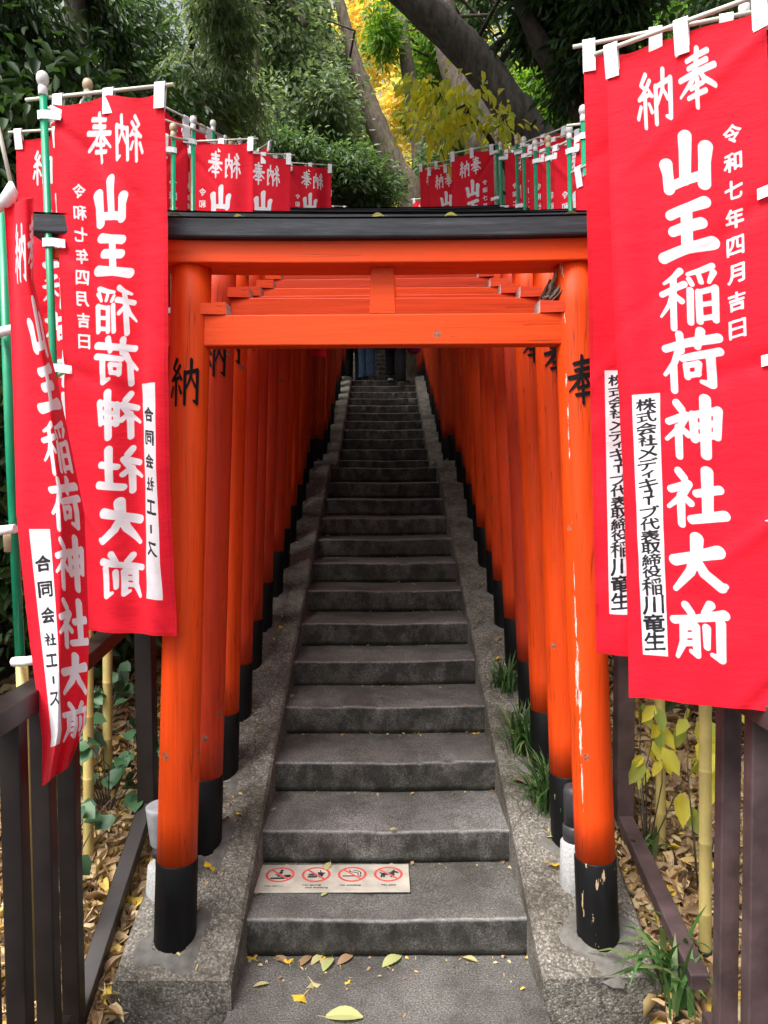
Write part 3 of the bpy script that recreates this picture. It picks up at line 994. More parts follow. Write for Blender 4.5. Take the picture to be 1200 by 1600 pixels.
def inscription_mesh(ch, side):
    n = 84
    hh, ww = 0.152, 0.098
    X, Y = np.meshgrid(np.linspace(-.56, .56, n), np.linspace(-.56, .56, n))
    f = stroke_field(BRUSH[ch], X * 100 + 50, Y * 100 + 50, -0.6)
    zc = 13.30 * R
    def mp(c, r):
        a = (c / (n - 1) - 0.5) * 1.12 * ww / PR
        z = zc - (r / (n - 1) - 0.5) * 1.12 * hh
        rr = PR + 0.0012
        return (side * px_at(z) + rr * math.sin(a + 0.0), -rr * math.cos(a), z)
    return ink_mesh("inscription", f, mp)


PM = {s: [post_mesh(s, 10 * s + i) for i in range(1)] for s in (-1, 1)}
BM_ = {s: base_mesh(s) for s in (-1, 1)}
WM = {s: wedge_mesh(s) for s in (-1, 1)}
IM = {-1: inscription_mesh('納', -1), 1: inscription_mesh('奉', 1)}


def collar_mesh(side):
    mb = MB()
    n = 28
    r_ = random.Random(side + 5)
    rr = [0.128 + .022 * math.sin(i * .9 + side) + r_.uniform(-.012, .012) for i in range(n)]
    V, Fq = [], []
    sl = 0.3627
    for ring, (k, dz) in enumerate(((0.5, 0.009), (0.85, 0.007), (1.0, -0.010))):
        for i in range(n):
            a = 2 * math.pi * i / n
            x, y = math.cos(a) * rr[i] * k, math.sin(a) * rr[i] * k * 1.15
            V.append((side * XB + x, y, y * sl + dz))
    for ring in range(2):
        for i in range(n):
            j = (i + 1) % n
            Fq.append((ring * n + i, (ring + 1) * n + i, (ring + 1) * n + j, ring * n + j))
    mb.add(V, [q[::-1] if False else q for q in Fq], 0, True)
    return mb.mesh("footing")


CM = {s: collar_mesh(s) for s in (-1, 1)}


def setm(me, *mats):
    for m in mats: me.materials.append(m)


for s in (-1, 1):
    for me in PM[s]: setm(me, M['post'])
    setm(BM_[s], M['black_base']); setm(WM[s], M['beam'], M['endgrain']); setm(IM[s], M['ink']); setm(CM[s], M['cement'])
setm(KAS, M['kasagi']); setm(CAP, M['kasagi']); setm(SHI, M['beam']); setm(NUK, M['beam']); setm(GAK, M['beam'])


def make_torii(loc, label, front=False):
    t = empty("torii_gate", loc, label, "torii gate", "vermilion torii gates over the stairs")
    for s in (-1, 1):
        p = link("post", PM[s][0], None, t)
        b = link("post_base", BM_[s], None, p)
        link("inscription", IM[s], None, p)
        wg = link("wedge", WM[s], None, t)
        link("footing", CM[s], None, t)
        if front:
            p.material_slots[0].link = 'OBJECT'
            p.material_slots[0].material = M['post_peel'] if s > 0 else M['post_front']
            if s > 0:
                b.material_slots[0].link = 'OBJECT'
                b.material_slots[0].material = M['black_chip']
                tag(p, label="cracked post with peeling paint")
                tag(b, label="black post base with chipped paint")
    ks = link("top_beam", KAS, None, t)
    link("beam_cap", CAP, None, ks)
    u = link("upper_beam", SHI, None, t)
    n = link("tie_beam", NUK, None, t)
    g = link("strut", GAK, None, t)
    if front:
        for o in (u, n, g):
            o.material_slots[0].link = 'OBJECT'
            o.material_slots[0].material = M['beam_front']
    for o in (ks,):
        md = o.modifiers.new("bevel", 'BEVEL'); md.width = 0.006; md.segments = 2; md.limit_method = 'ANGLE'
    for o in (u, n, g):
        md = o.modifiers.new("bevel", 'BEVEL'); md.width = 0.004; md.segments = 2; md.limit_method = 'ANGLE'
    return t


def copy_tree(o, parent=None):
    c = o.copy(); COL.objects.link(c)
    if parent is not None: c.parent = parent
    for ch in list(o.children): copy_tree(ch, c)
    return c


ORD = ["first", "second", "third", "fourth", "fifth", "sixth", "seventh", "eighth", "ninth", "tenth", "eleventh", "twelfth", "thirteenth", "fourteenth", "fifteenth", "sixteenth"]
ty = [(18.25 * R + i * T1 * 0.99, f"vermilion torii gate, {ORD[i]} from the front over the lower flight of stairs") for i in range(13)]
ty[0] = (ty[0][0], "front torii gate with orange posts, weathered black top beam and black painted characters")
ty[1] = (ty[1][0], "vermilion torii gate close behind the front one, its tie beam showing just above")
ty += [(54.4 * R + i * 2.6 * R, f"vermilion torii gate on the first landing, {ORD[i]} of three") for i in range(3)]
ty += [(62.6 * R + i * T2, f"vermilion torii gate over the middle flight of stairs, {ORD[i]} from the landing") for i in range(11)]
ty += [(93.0 * R + i * 2.7 * R, f"small far vermilion torii gate on the upper landing, {ORD[i]} of four") for i in range(4)]
ty += [(104 * R + i * T3 * 1.02, "tiny far vermilion torii gate over the topmost flight, lost among its neighbours") for i in range(16)]
proto = None
for i, (y, lab) in enumerate(ty):
    z = curb_z(y)
    if i == 0:
        fr = make_torii((0, y, z), lab, True)
        continue
    if proto is None:
        t = proto = make_torii((0, y, z), lab)
    else:
        t = copy_tree(proto); t["label"] = lab
    t.location = (random.uniform(-.012, .012), y + random.uniform(-.008, .008), z + random.uniform(-.012, .006))
    t.rotation_euler = (random.uniform(-.006, .006), random.uniform(-.005, .005), random.uniform(-.010, .010))
    sc_ = random.uniform(0.99, 1.01)
    t.scale = (sc_, 1, 0.984 if i >= 2 else 1)

# rotten, frayed timber in the angle of the front right post
mb = MB()
r_ = random.Random(3)
for i in range(46):
    x0 = 0.555 + r_.uniform(-.018, .030)
    y0 = r_.uniform(-.035, .05)
    z0 = Z_N1 + 0.03 + r_.uniform(0, .03)
    z1 = HS - r_.uniform(0.0, 0.10)
    xm = x0 + r_.uniform(-.012, .010)
    a = r_.uniform(.003, .008)
    mb.tube([(xm - .012, y0, z0), (x0, y0, (z0 + z1) / 2), (x0 + .018, y0 + r_.uniform(-.01, .01), z1)], [a * .5, a, a * .6], 5)
mb.build("frayed_wood", M['wood_rot'], fr)

# fallen leaves and scraps caught on the front top beam come with the leaves below

# ------------------------------------------------------------------ banners
BW, BH = 0.375, 1.665


def banner_fields(nx, nz, strip):
    X, Y = np.meshgrid(np.linspace(0, BW, nx), np.linspace(0, BH, nz))
    ink = np.full(X.shape, -1.0); blk = np.full(X.shape, -1.0)
    put(ink, X, Y, '納', .31 * BW, .077 * BH, .235 * BW, .085 * BH)
    put(ink, X, Y, '奉', .585 * BW, .071 * BH, .235 * BW, .085 * BH)
    vs = [.188, .283, .386, .480, .580, .683, .785, .888]
    for ch, v in zip('山王稲荷神社大前', vs):
        put(ink, X, Y, ch, .495 * BW, v * BH, .385 * BW, .088 * BH)
    for i, ch in enumerate('令和七年四月吉日'):
        put(ink, X, Y, ch, .785 * BW, (.163 + .0398 * i) * BH, .105 * BW, .026 * BH, 0.0014)
    u0, u1, v0, v1 = .105 * BW, .280 * BW, .522 * BH, .930 * BH
    sf = np.minimum(np.minimum(X - u0, u1 - X), np.minimum(Y - v0, v1 - Y))
    ink = np.maximum(ink, sf)
    cx = (u0 + u1) / 2
    if strip == 'long':
        y = v0 + .012
        for ch in '株式会社メディキューブ代表取締役':
            small = ch in 'ィュー'
            h = .0300 if ch not in 'ィュ' else .0195
            if ch in 'ー':
                put(blk, X, Y, '｜', cx, y + .009, .006, .018, 0.0006, 0)
                y += .021; continue
            put(blk, X, Y, ch, cx, y + h / 2, (.047 if not small else .028), h, 0.0014)
            y += h + .0008
        y += .002
        for ch in '稲川竜生':
            put(blk, X, Y, ch, cx, y + .0225, .053, .046, 0.0019)
            y += .0475
    else:
        y = v0 + .078
        for ch in '合同会社エース':
            if ch == 'ー':
                put(blk, X, Y, '｜', cx, y + .014, .008, .028, 0.001, 0)
                y += .060; continue
            put(blk, X, Y, ch, cx, y + .018, .047, .043, 0.0021)
            y += .0725
    return X, Y, ink, blk


def default_drape(X, Y, seed, amp=1.0):
    """fold offset of the cloth; X from the left edge as read, Y down"""
    u, v = X / BW, Y / BH
    r_ = np.random.default_rng(seed)
    loose = (1 - u) * 0.8 + 0.2
    d = 0
    for i in range(5):
        fx, fv, ph = r_.uniform(0.5, 2.6), r_.uniform(-1.3, 1.3), r_.uniform(0, 6.28)
        d = d + r_.uniform(.3, 1) * np.sin(2 * math.pi * (u * fx + v * fv) + ph) / (1 + .5 * fx)
    d = d * 0.025 * (0.25 + 0.75 * np.minimum(v * 2.5, 1)) * loose
    # tension creases from the side ties
    for i in range(5):
        vt = 0.03 + i * 0.23
        k = (v - vt) - (1 - u) * r_.uniform(.05, .30)
        d = d + 0.008 * np.exp(-(k / .016) ** 2) * np.exp(-(1 - u) * 1.6) * r_.choice([-1, 1])
    d = d + 0.004 * np.sin(2 * math.pi * (v * 9 + u * 1.3 + vnoise(u * 3, v * 6, seed) * 1.5)) * np.clip(v - .35, 0, 1) * loose
    d = d + 0.0035 * np.abs(((v * 6.0) % 1) - .5) + 0.003 * np.abs(((u * 2.0 + .5) % 1) - .5)       # pressed fold lines
    return d * amp


def cloth_mesh(nx, nz, seed, strip, amp=1.0, tweak=None):
    X, Y, ink, blk = banner_fields(nx, nz, strip)
    d = default_drape(X, Y, seed, amp)
    u, v = X / BW, Y / BH
    lx = -0.032 - (BW - X) * (1 - 0.02 * v)
    lz = -Y + 0.006 * np.sin(u * 9 + seed) * (v < .2) * (1 - v * 5) - 0.006 * v * (1 - u)
    # sag of the top hem between its three loops
    lz = lz - 0.008 * np.abs(np.sin(u * 2 * math.pi)) * np.exp(-v * 30)
    ly = d
    co = np.stack([lx, ly, lz], -1)
    if tweak: co = tweak(co, u, v)
    idx = np.arange(nx * nz).reshape(nz, nx)
    q = np.stack([idx[:-1, :-1], idx[1:, :-1], idx[1:, 1:], idx[:-1, 1:]], -1).reshape(-1, 4)
    me = np_mesh("banner_cloth", co.reshape(-1, 3), q, True)
    hem = np.clip(np.minimum(np.minimum(X, BW - X), np.minimum(Y, BH - Y)) / .014, 0, 1)
    for nm, arr in (("ink", ink), ("blackink", blk), ("hem", hem)):
        a = me.attributes.new(nm, 'FLOAT', 'POINT')
        a.data.foreach_set("value", arr.astype(np.float32).ravel())
    me.materials.append(M['cloth'])
    return me


def banner_frame(zt, green_len, fin, tan=False):
    """meshes with the pole base at the origin; cloth top at zt"""
    out = {}
    zg = zt + 0.055
    z0 = max(zg - green_len, 0.0)
    mb = MB(); mb.tube([(0, 0, z0), (0, 0, zg)], 0.0115, 14); out['pole'] = (mb.mesh("pole"), M['green'])
    if z0 > 0.05:
        mb = MB()
        prof = []
        n = 5
        for i in range(n):
            a, b = z0 * i / n - (0.3 if i == 0 else 0), z0 * (i + 1) / n
            prof += [(.0205, a + .001), (.0198, a + .006), (.0198, b - .006), (.0212, b - .0005)]
        prof += [(.0125, z0 + .004), (.0120, z0 + .02)]
        mb.lathe(prof, seg=16); out['bamboo_sleeve'] = (mb.mesh("bamboo_sleeve"), M['bamboo'])
        mb = MB(); mb.lathe([(.0222, .10), (.0222, .114)], seg=16)
        out['band'] = (mb.mesh("band"), M['band'])
    mb = MB()
    mb.lathe([(.013, zg - .03), (.0145, zg - .028), (.0145, zg - .004), (.011, zg), (.0155, zg + .004), (.019, zg + .016), (.019, zg + .026), (.0145, zg + .038), (.005, zg + .044)], seg=18)
    out['finial'] = (mb.mesh("finial"), M['finial_t'] if tan else M['finial_w'])
    mb = MB(); mb.tube([(0.07, -.012, zt + .024), (-BW - .06, -.012, zt + .020)], .0058, 10); out['rod'] = (mb.mesh("rod"), M['rod'])
    return out


def tie_meshes(zt):
    top, side = [], []
    for u in (0.04, 0.50, 0.965):
        x = -.032 - BW * (1 - u)
        mb = MB()
        w_ = .017
        prof = [(-.007, -.050), (-.0165, .004), (-.0195, .018), (-.0195, .028), (-.013, .033), (-.006, .029), (-.003, .004), (.002, -.050)]
        V = [(x + sx * w_, y, zt + z) for sx in (-1, 1) for (y, z) in prof]
        n = len(prof)
        mb.add(V, [(i, i + 1, n + i + 1, n + i) for i in range(n - 1)], 0, False)
        top.append(mb.mesh("top_loop"))
    for v in (0.022, 0.255, 0.49, 0.725, 0.955):
        z = zt - v * BH
        mb = MB()
        h_ = .013
        prof = [(-.060, -.0075), (-.02, -.0125), (.0, -.0150), (.0128, -.0135), (.0150, 0), (.0128, .0135), (.0, .0150), (-.02, .0105), (-.060, .0035)]
        V = [(x, y, z + s * h_ + (-.006 if x < -.03 else 0)) for s in (-1, 1) for (x, y) in prof]
        n = len(prof)
        mb.add(V, [(i, i + 1, n + i + 1, n + i) for i in range(n - 1)], 0, False)
        side.append(mb.mesh("side_tie"))
    return top, side


def solid(o, th=0.0016):
    md = o.modifiers.new("thick", 'SOLIDIFY'); md.thickness = th; md.offset = 0
    return o


def build_banner(zt, cloth, green_len, tan=False):
    t = empty("nobori_banner")
    c = link("cloth", cloth, None, t)
    c.location = (0, -.003, zt)
    for k, (me, m) in banner_frame(zt, green_len, 0, tan).items(): link(k, me, m, t)
    top, side = tie_meshes(zt)
    for me in top: solid(link("top_loop", me, M['white_tape'], t))
    for me in side: solid(link("side_tie", me, M['white_tape'], t))
    return t


def pose(t, base, top, rotz):
    a = (Vector(top) - Vector(base)).normalized()
    q = Vector((0, 0, 1)).rotation_difference(a)
    t.rotation_mode = 'QUATERNION'
    t.rotation_quaternion = q @ Quaternion((0, 0, 1), math.radians(rotz))
    t.location = base


BG = "red votive banners along the stairs"
NX, NZ = 170, 770
# front right
ZT = 2.80
t = build_banner(ZT - .05, cloth_mesh(NX, NZ, 21, 'long', 1.0), 2.3)
tag(t, "large front right red banner facing the viewer with full white column of characters", "banner", BG)
pose(t, (1.020, 1.80, .05), (.922, 1.82, 2.86), -34)
# second right, just behind
t = build_banner(2.83, cloth_mesh(NX, NZ, 33, 'long', 1.3), 2.3)
tag(t, "red banner half hidden behind the large front right banner, its black name strip showing", "banner", BG)
pose(t, (1.01, 2.06, .05), (.948, 2.06, 2.93), -17)
# front left, seen from its back
t = build_banner(2.80, cloth_mesh(NX, NZ, 47, 'short', 1.0), 1.72)
tag(t, "front left red banner on a green pole, its white characters seen mirrored from the back", "banner", BG)
pose(t, (-1.055, 2.55, .08), (-1.055, 2.45, 2.93), 168)


# leftmost, twisted and sagging off its pole
def twist(co, u, v):
    n = co.shape[0]
    py = np.interp(v, [0, .2, .7, 1], [322, 528, 992, 1215])
    Lx = np.interp(py, [312, 500, 800, 1000, 1150, 1230], [6, 14, 26, 48, 66, 64])
    Rx = np.interp(py, [312, 440, 600, 800, 1000, 1140, 1230], [54, 54, 92, 130, 138, 136, 108])
    ph = np.clip(u / .72, 0, 1) * 1.35
    f_ = np.where(u < .72, 1 - np.abs(1 - np.minimum(u / .72, 1)) ** 1.25, 1 - .55 * (np.clip(u - .72, 0, 1) / .28) ** 1.4)
    px = Lx + (Rx - Lx) * f_ + 2.0 * np.sin(u * 14 + v * 7)
    dep = 2.03 + .10 * np.clip((u - .40) / .60, 0, 1) ** 1.5 + .030 * np.sin(u * 7.5 + 1.0 + v * 2.5) + 0.010 * np.sin(u * 15 + v * 9) * (0.3 + v)
    dep = dep + .020 * np.sin(u * 26 + v * 13) * np.clip(v - .7, 0, 1) * 3
    pyy = py - 14 * np.sin(ph) * np.clip(1 - v * 5, 0, 1) - 60 * np.clip(v - .82, 0, 1) * 5 * (u - .25)
    out = np.zeros_like(co)
    c, s = math.cos(ROLL), math.sin(ROLL)
    U, Vv = px - 600.0, 800.0 - pyy
    U, Vv = U * c + Vv * s, -U * s + Vv * c
    dy = F * math.cos(TH) - Vv * math.sin(TH)
    dz = F * math.sin(TH) + Vv * math.cos(TH)
    k = dep / dy
    out[..., 0] = U * k - BX; out[..., 1] = dep - BY; out[..., 2] = E + dz * k - BZ
    return out


BX, BY, BZ = -1.10, 2.22, 0.05
t = empty("nobori_banner", (BX, BY, BZ))
tag(t, "leftmost red banner, twisted narrow and sagging beside the brown fence", "banner", BG)
cl = link("cloth", cloth_mesh(NX, NZ, 5, 'short', 0.0, twist), None, t)
def loc_(px, py, d):
    p = P(px, py, d); return (p.x - BX, p.y - BY, p.z - BZ)
mb = MB(); mb.tube([loc_(3, 330, 2.2), loc_(16, 700, 2.2), loc_(33, 1060, 2.2)], .0135, 14); mb.build("pole", M['green'], t)
mb = MB(); mb.tube([loc_(14, 822, 2.2), loc_(16, 862, 2.2)], .0165, 14); mb.build("pole_joint", M['finial_t'], t)
mb = MB(); mb.tube([loc_(34, 1040, 2.2), loc_(52, 1560, 2.2)], .0165, 14); mb.build("bamboo_sleeve", M['bamboo'], t)
mb = MB(); mb.tube([loc_(-40, 60, 2.05), loc_(0, 210, 2.05), loc_(20, 300, 2.05)], .0055, 10); mb.build("rod", M['rod'], t)
mb = MB(); mb.tube([loc_(17, 285, 2.05), loc_(18, 298, 2.05), loc_(12, 312, 2.06), loc_(-12, 330, 2.08)], [.006, .016, .020, .012], 10, wob=.12); mb.build("knotted_loop", M['white_tape'], t)
for (xa, ya, xb, yb) in ((-8, 522, 36, 512), (-8, 830, 24, 826), (22, 1034, 62, 1030)):
    mb = MB()
    a, b = Vector(loc_(xa, ya, 2.17)), Vector(loc_(xb, yb, 2.14))
    mb.tube([a, (a + b) / 2 + Vector((0, -.01, 0)), b], [.014, .0135, .013], 8); mb.build("side_tie", M['white_tape'], t)

# shared lower-detail cloths for the banners further up
FAR = [cloth_mesh(94, 426, s, 'long', 1.2) for s in (61, 72, 83)]
protos = [build_banner(2.78, FAR[i], 1.62, tan=(i == 1)) for i in range(3)]
used = [False] * 3
# (top pixel x, y of the finial, depth, rotz, variant, label)
FB = [
 (137, 124, 2.92, -60, 1, "red banner behind the left front pole with its cloth turned edge-on"),
 (168, 172, 3.25, -8, 0, "dark red banner at far left, its pale loop against black foliage"),
 (232, 170, 3.55, 20, 2, "red banner hanging between the front left banner and the left post"),
 (271, 193, 3.85, 28, 1, "red banner partly behind the right edge of the front left banner"),
 (288, 200, 4.5, 172, 2, "red banner overlapped by the green poles at the left end of the beam"),
 (302, 182, 4.05, 42, 0, "red banner on the second green pole right of the front left banner"),
 (333, 188, 4.70, 56, 2, "red banner facing the viewer between two green poles at the left"),
 (361, 220, 5.35, 183, 1, "red banner above the left half of the beam with large mirrored characters"),
 (375, 216, 5.6, 60, 0, "narrow red banner reading the right way, behind the mirrored one at left"),
 (382, 232, 6.4, 128, 2, "red banner with a steeply slanted top edge, tallest of the left cluster"),
  (352, 212, 5.9, 205, 0, "red banner filling the gap between the third and fourth left poles"),
 (446, 240, 6.9, 186, 2, "small red mirrored banner, right-hand one of the left cluster"),
 (464, 281, 9.0, 196, 0, "tiny red banner over the middle flight, left of the leaning trunk"),
 (498, 313, 12.0, 184, 1, "tiniest red banner at left, low beside the black beam"),
 (911, 165, 3.40, 168, 0, "red banner beside the big right banners, its green pole topped by a white ball"),
 (889, 196, 4.0, 128, 2, "red mirrored banner on the second green pole from the big right banners"),
 (856, 212, 4.5, 130, 1, "red mirrored banner on the third green pole from the big right banners"),
 (836, 219, 4.9, 138, 0, "red mirrored banner on the fourth green pole from the big right banners"),
 (818, 214, 5.4, 140, 2, "red mirrored banner on the fifth green pole from the big right banners"),
 (807, 211, 5.8, 135, 1, "red mirrored banner on the sixth green pole from the big right banners"),
 (782, 222, 6.3, 150, 0, "red mirrored banner right of the clear one, pole against pole"),
 (776, 213, 6.7, -22, 1, "clear red banner with white characters left of all the right green poles"),
 (728, 240, 7.8, -25, 0, "narrow red banner half behind the clear right one"),
 (712, 238, 8.4, -20, 1, "narrowest red banner edge left of the clear right one"),
 (688, 300, 11.5, -10, 2, "tiny red banner low at right of the leaning trunk"),
]
for (px, py, d, rz, var, lab) in FB:
    t = protos[var] if not used[var] else copy_tree(protos[var])
    used[var] = True
    top = P(px, py, d)
    sx = -1 if px < 600 else 1
    # the pole stands 2.87 m long down to the slope beside the curb
    base = Vector((top.x + sx * .06, top.y, top.z - 2.875))
    tag(t, lab, "banner", BG)
    pose(t, base, top, rz)

# yellow sleeves at the right belong to banners hidden by the front ones
t = copy_tree(protos[1]); tag(t, "red banner hidden behind the large right one, with a yellow pole sleeve by the fence", "banner", BG)
pose(t, (1.062, 2.50, .02), (.99, 2.40, 2.80), -62)
t = copy_tree(protos[0]); tag(t, "red banner hidden behind the right ones, its yellow pole sleeve rising from dead leaves", "banner", BG)
pose(t, (1.075, 2.95, .16), (1.0, 2.86, 2.92), -62)

# ------------------------------------------------------------------ fences
def fence(side, label, mat):
    X = side * 0.962
    t = empty("railing", (X, 2.3, 0), label, "fence", "brown metal railings beside the stairs")
    o = Vector((X, 2.3, 0))
    def bx(name, lo, hi, bev=.004, rot=None):
        mb = MB(); mb.box(lo, hi); ob = mb.build(name, mat, t, bev); return ob
    def sloped(name, y0, z0, y1, z1, w, h):
        mb = MB()
        V = []
        for (y, z) in ((y0, z0), (y1, z1)):
            V += [(-w / 2, y - 2.3, z - h / 2), (w / 2, y - 2.3, z - h / 2), (w / 2, y - 2.3, z + h / 2), (-w / 2, y - 2.3, z + h / 2)]
        mb.add(V, [(0, 1, 2, 3), (7, 6, 5, 4), (0, 4, 5, 1), (1, 5, 6, 2), (2, 6, 7, 3), (3, 7, 4, 0)])
        return mb.build(name, mat, t, .004)
    bx("top_rail", (-.038, -2.0, 1.085), (.038, -.06 if side < 0 else -.13, 1.145))
    sloped("top_rail", 2.245 if side < 0 else 2.175, 1.115, 3.06, 1.20, .066, .05)
    if side < 0: sloped("bottom_rail", 2.30, .03, 3.06, .40, .06, .05)
    else: sloped("bottom_rail", 2.30, .15, 3.06, .33, .06, .05)
    bx("bottom_rail", (-.03, -2.0, .07), (.03, -.08, .12))
    ys = [(2.30 if side < 0 else 2.13) - (.168 if side < 0 else .172) * i for i in range(14)]
    for i, y in enumerate(ys):
        bx("bar", (-.027, y - 2.3 - .025, -.1), (.027, y - 2.3 + .025, 1.083))
    bx("post", (-.034, .73, .2), (.034, .80, 1.18))
    # next panels climbing beside the gates
    for j in range(5):
        ya, yb = 3.1 + j * .8, 3.1 + (j + 1) * .8
        za, zb = curb_z(ya), curb_z(yb)
        sloped("top_rail", ya, za + .86, yb, zb + .86, .06, .05)
        mb = MB(); mb.box((-.034, yb - 2.3 - .034, zb - .2), (.034, yb - 2.3 + .034, zb + .83)); mb.build("post", mat, t, .004)
    return t


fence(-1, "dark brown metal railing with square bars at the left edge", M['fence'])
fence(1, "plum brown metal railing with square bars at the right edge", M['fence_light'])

# ------------------------------------------------------------------ low garden lamps behind the front posts
t = empty("garden_lamp", (-.805, 2.75, .175), "grey stub lamp on a pale concrete foot behind the front left post", "lamp")
mb = MB(); mb.lathe([(.088, -.15), (.062, .13), (.058, .135)], seg=28); mb.build("concrete_foot", M['concrete'], t)
mb = MB(); mb.lathe([(.036, .13), (.036, .165)], seg=24); mb.build("neck", M['lamp_grey'], t)
mb = MB(); mb.lathe([(.043, .165), (.043, .20)], seg=24); mb.build("collar", M['lamp_dark'], t)
mb = MB(); mb.lathe([(.045, .20), (.052, .215), (.064, .33), (.066, .345), (.060, .350)], seg=28); mb.build("lamp_head", M['lamp_grey'], t)
t = empty("garden_lamp", (.690, 2.745, .19), "dark stub lamp on a granite foot behind the front right post", "lamp")
mb = MB(); mb.lathe([(.062, -.12), (.055, .19), (.048, .20)], seg=28); mb.build("granite_foot", M['concrete'], t)
mb = MB(); mb.lathe([(.046, .20), (.048, .25), (.042, .258)], seg=24); mb.build("collar", M['lamp_dark'], t)
mb = MB(); mb.lathe([(.042, .258), (.046, .375), (.041, .395), (.026, .40)], seg=24); mb.build("lamp_head", M['lamp_dark'], t)

# ------------------------------------------------------------------ notice on the first step
zt = R + .003
sx0, sx1, sy0, sy1 = -3.60 * R, .645 * R, 20.30 * R, 21.78 * R
sw, sh = sx1 - sx0, sy1 - sy0
t = empty("notice_plate", (sx0, sy0, zt), "weathered white plate with four red prohibition circles lying on the first step", "sign")
mb = MB(); mb.box((0, 0, 0), (sw, sh, .005)); mb.build("plate", M['sign'], t, .002)
PX = 0.0011
ncol, nrow = int(sw / PX), int(sh / PX)
XX, YY = np.meshgrid((np.arange(ncol) + .5) * PX, (np.arange(nrow) + .5) * PX)   # YY: from the back edge towards the viewer
CS = [(.145 + .239 * i) * sw for i in range(4)]
cy, RO, RI = .385 * sh, .057, .047


def ell(cx, cy, rx, ry): return (1 - np.hypot((XX - cx) / rx, (YY - cy) / ry)) * min(rx, ry)


def cap(x0, y0, x1, y1, r):
    dx, dy = x1 - x0, y1 - y0
    tt = np.clip(((XX - x0) * dx + (YY - y0) * dy) / (dx * dx + dy * dy + 1e-12), 0, 1)
    return r - np.hypot(XX - x0 - tt * dx, YY - y0 - tt * dy)


red = np.full(XX.shape, -1.0); bk = np.full(XX.shape, -1.0)
for c in CS:
    rr = np.hypot(XX - c, YY - cy)
    red = np.maximum(red, np.minimum(RO - rr, rr - RI))
    q = .70 * RO
    red = np.maximum(red, np.minimum(cap(c - q, cy - q, c + q, cy + q, .0042), RO - rr))
u = .001
c = CS[0]   # sitting figure
for f in (ell(c + 4 * u, cy - 31 * u, 6.5 * u, 7 * u), cap(c + 2 * u, cy - 17 * u, c - 4 * u, cy + 10 * u, 7 * u), cap(c - 6 * u, cy - 12 * u, c - 16 * u, cy + 2 * u, 3 * u),
          cap(c - 4 * u, cy + 10 * u, c + 10 * u, cy + 12 * u, 5.5 * u), cap(c + 10 * u, cy + 12 * u, c + 13 * u, cy + 24 * u, 4 * u), cap(c - 30 * u, cy + 28 * u, c + 18 * u, cy + 28 * u, 6 * u), cap(c + 22 * u, cy + 8 * u, c + 38 * u, cy + 8 * u, 6 * u), cap(c + 24 * u, cy + 16 * u, c + 38 * u, cy + 15 * u, 6 * u)):
    bk = np.maximum(bk, f)
c = CS[1]   # burger and cup
for f in (ell(c - 14 * u, cy + 2 * u, 17 * u, 8 * u) + np.where(YY > cy + 4 * u, -1, 0), cap(c - 29 * u, cy + 11 * u, c + 3 * u, cy + 11 * u, 2.8 * u), cap(c - 29 * u, cy + 20 * u, c + 3 * u, cy + 20 * u, 4 * u),
          cap(c + 14 * u, cy - 8 * u, c + 17 * u, cy + 18 * u, 7 * u), cap(c + 8 * u, cy - 13 * u, c + 32 * u, cy - 9 * u, 4 * u), cap(c + 24 * u, cy - 8 * u, c + 19 * u, cy + 18 * u, 6.5 * u), cap(c + 18 * u, cy - 14 * u, c + 14 * u, cy - 30 * u, 2 * u)):
    bk = np.maximum(bk, f)
c = CS[2]   # cigarette
for f in (cap(c - 35 * u, cy + 14 * u, c + 14 * u, cy + 14 * u, 3.6 * u), cap(c + 21 * u, cy + 14 * u, c + 24 * u, cy + 14 * u, 3.6 * u), cap(c + 31 * u, cy + 14 * u, c + 34 * u, cy + 14 * u, 3.6 * u),
          cap(c - 12 * u, cy - 30 * u, c - 8 * u, cy - 18 * u, 2.2 * u), cap(c - 8 * u, cy - 18 * u, c + 22 * u, cy - 10 * u, 2.2 * u), cap(c + 22 * u, cy - 10 * u, c + 24 * u, cy + 4 * u, 2.2 * u), cap(c + 4 * u, cy - 28 * u, c + 20 * u, cy - 26 * u, 2.2 * u), cap(c + 20 * u, cy - 26 * u, c + 33 * u, cy - 14 * u, 2.2 * u), cap(c + 33 * u, cy - 14 * u, c + 33 * u, cy + 4 * u, 2.2 * u)):
    bk = np.maximum(bk, f)
c = CS[3]   # dog
for f in (cap(c - 20 * u, cy + 0 * u, c + 12 * u, cy - 2 * u, 9 * u), cap(c + 12 * u, cy - 4 * u, c + 22 * u, cy - 18 * u, 8 * u), cap(c + 22 * u, cy - 17 * u, c + 36 * u, cy - 12 * u, 5 * u), cap(c + 20 * u, cy - 24 * u, c + 22 * u, cy - 32 * u, 2.5 * u),
          cap(c - 24 * u, cy + 2 * u, c - 27 * u, cy + 22 * u, 4 * u), cap(c - 17 * u, cy + 5 * u, c - 17 * u, cy + 22 * u, 3.5 * u), cap(c + 12 * u, cy + 4 * u, c + 12 * u, cy + 22 * u, 4 * u), cap(c + 20 * u, cy - 2 * u, c + 21 * u, cy + 20 * u, 3.5 * u), cap(c - 26 * u, cy - 2 * u, c - 33 * u, cy - 14 * u, 2.6 * u)):
    bk = np.maximum(bk, f)
bk = np.where(red > -.0012, -np.abs(bk) - .0001, bk)
for (txt, cxx, cyy, wd, hh) in (("No sitting", CS[0] - .012, .80 * sh, .070, .0125), ("No eating", CS[1] - .010, .775 * sh, .070, .0135), ("and drinking", CS[1] + .010, .865 * sh, .086, .0135), ("No smoking", CS[2] - .004, .785 * sh, .080, .0135), ("No pets", CS[3] + .002, .785 * sh, .054, .0135)):
    bk = np.maximum(bk, glyph_field(txt, XX, YY, cxx, cyy, wd, hh, .0004, 0.0, 2))
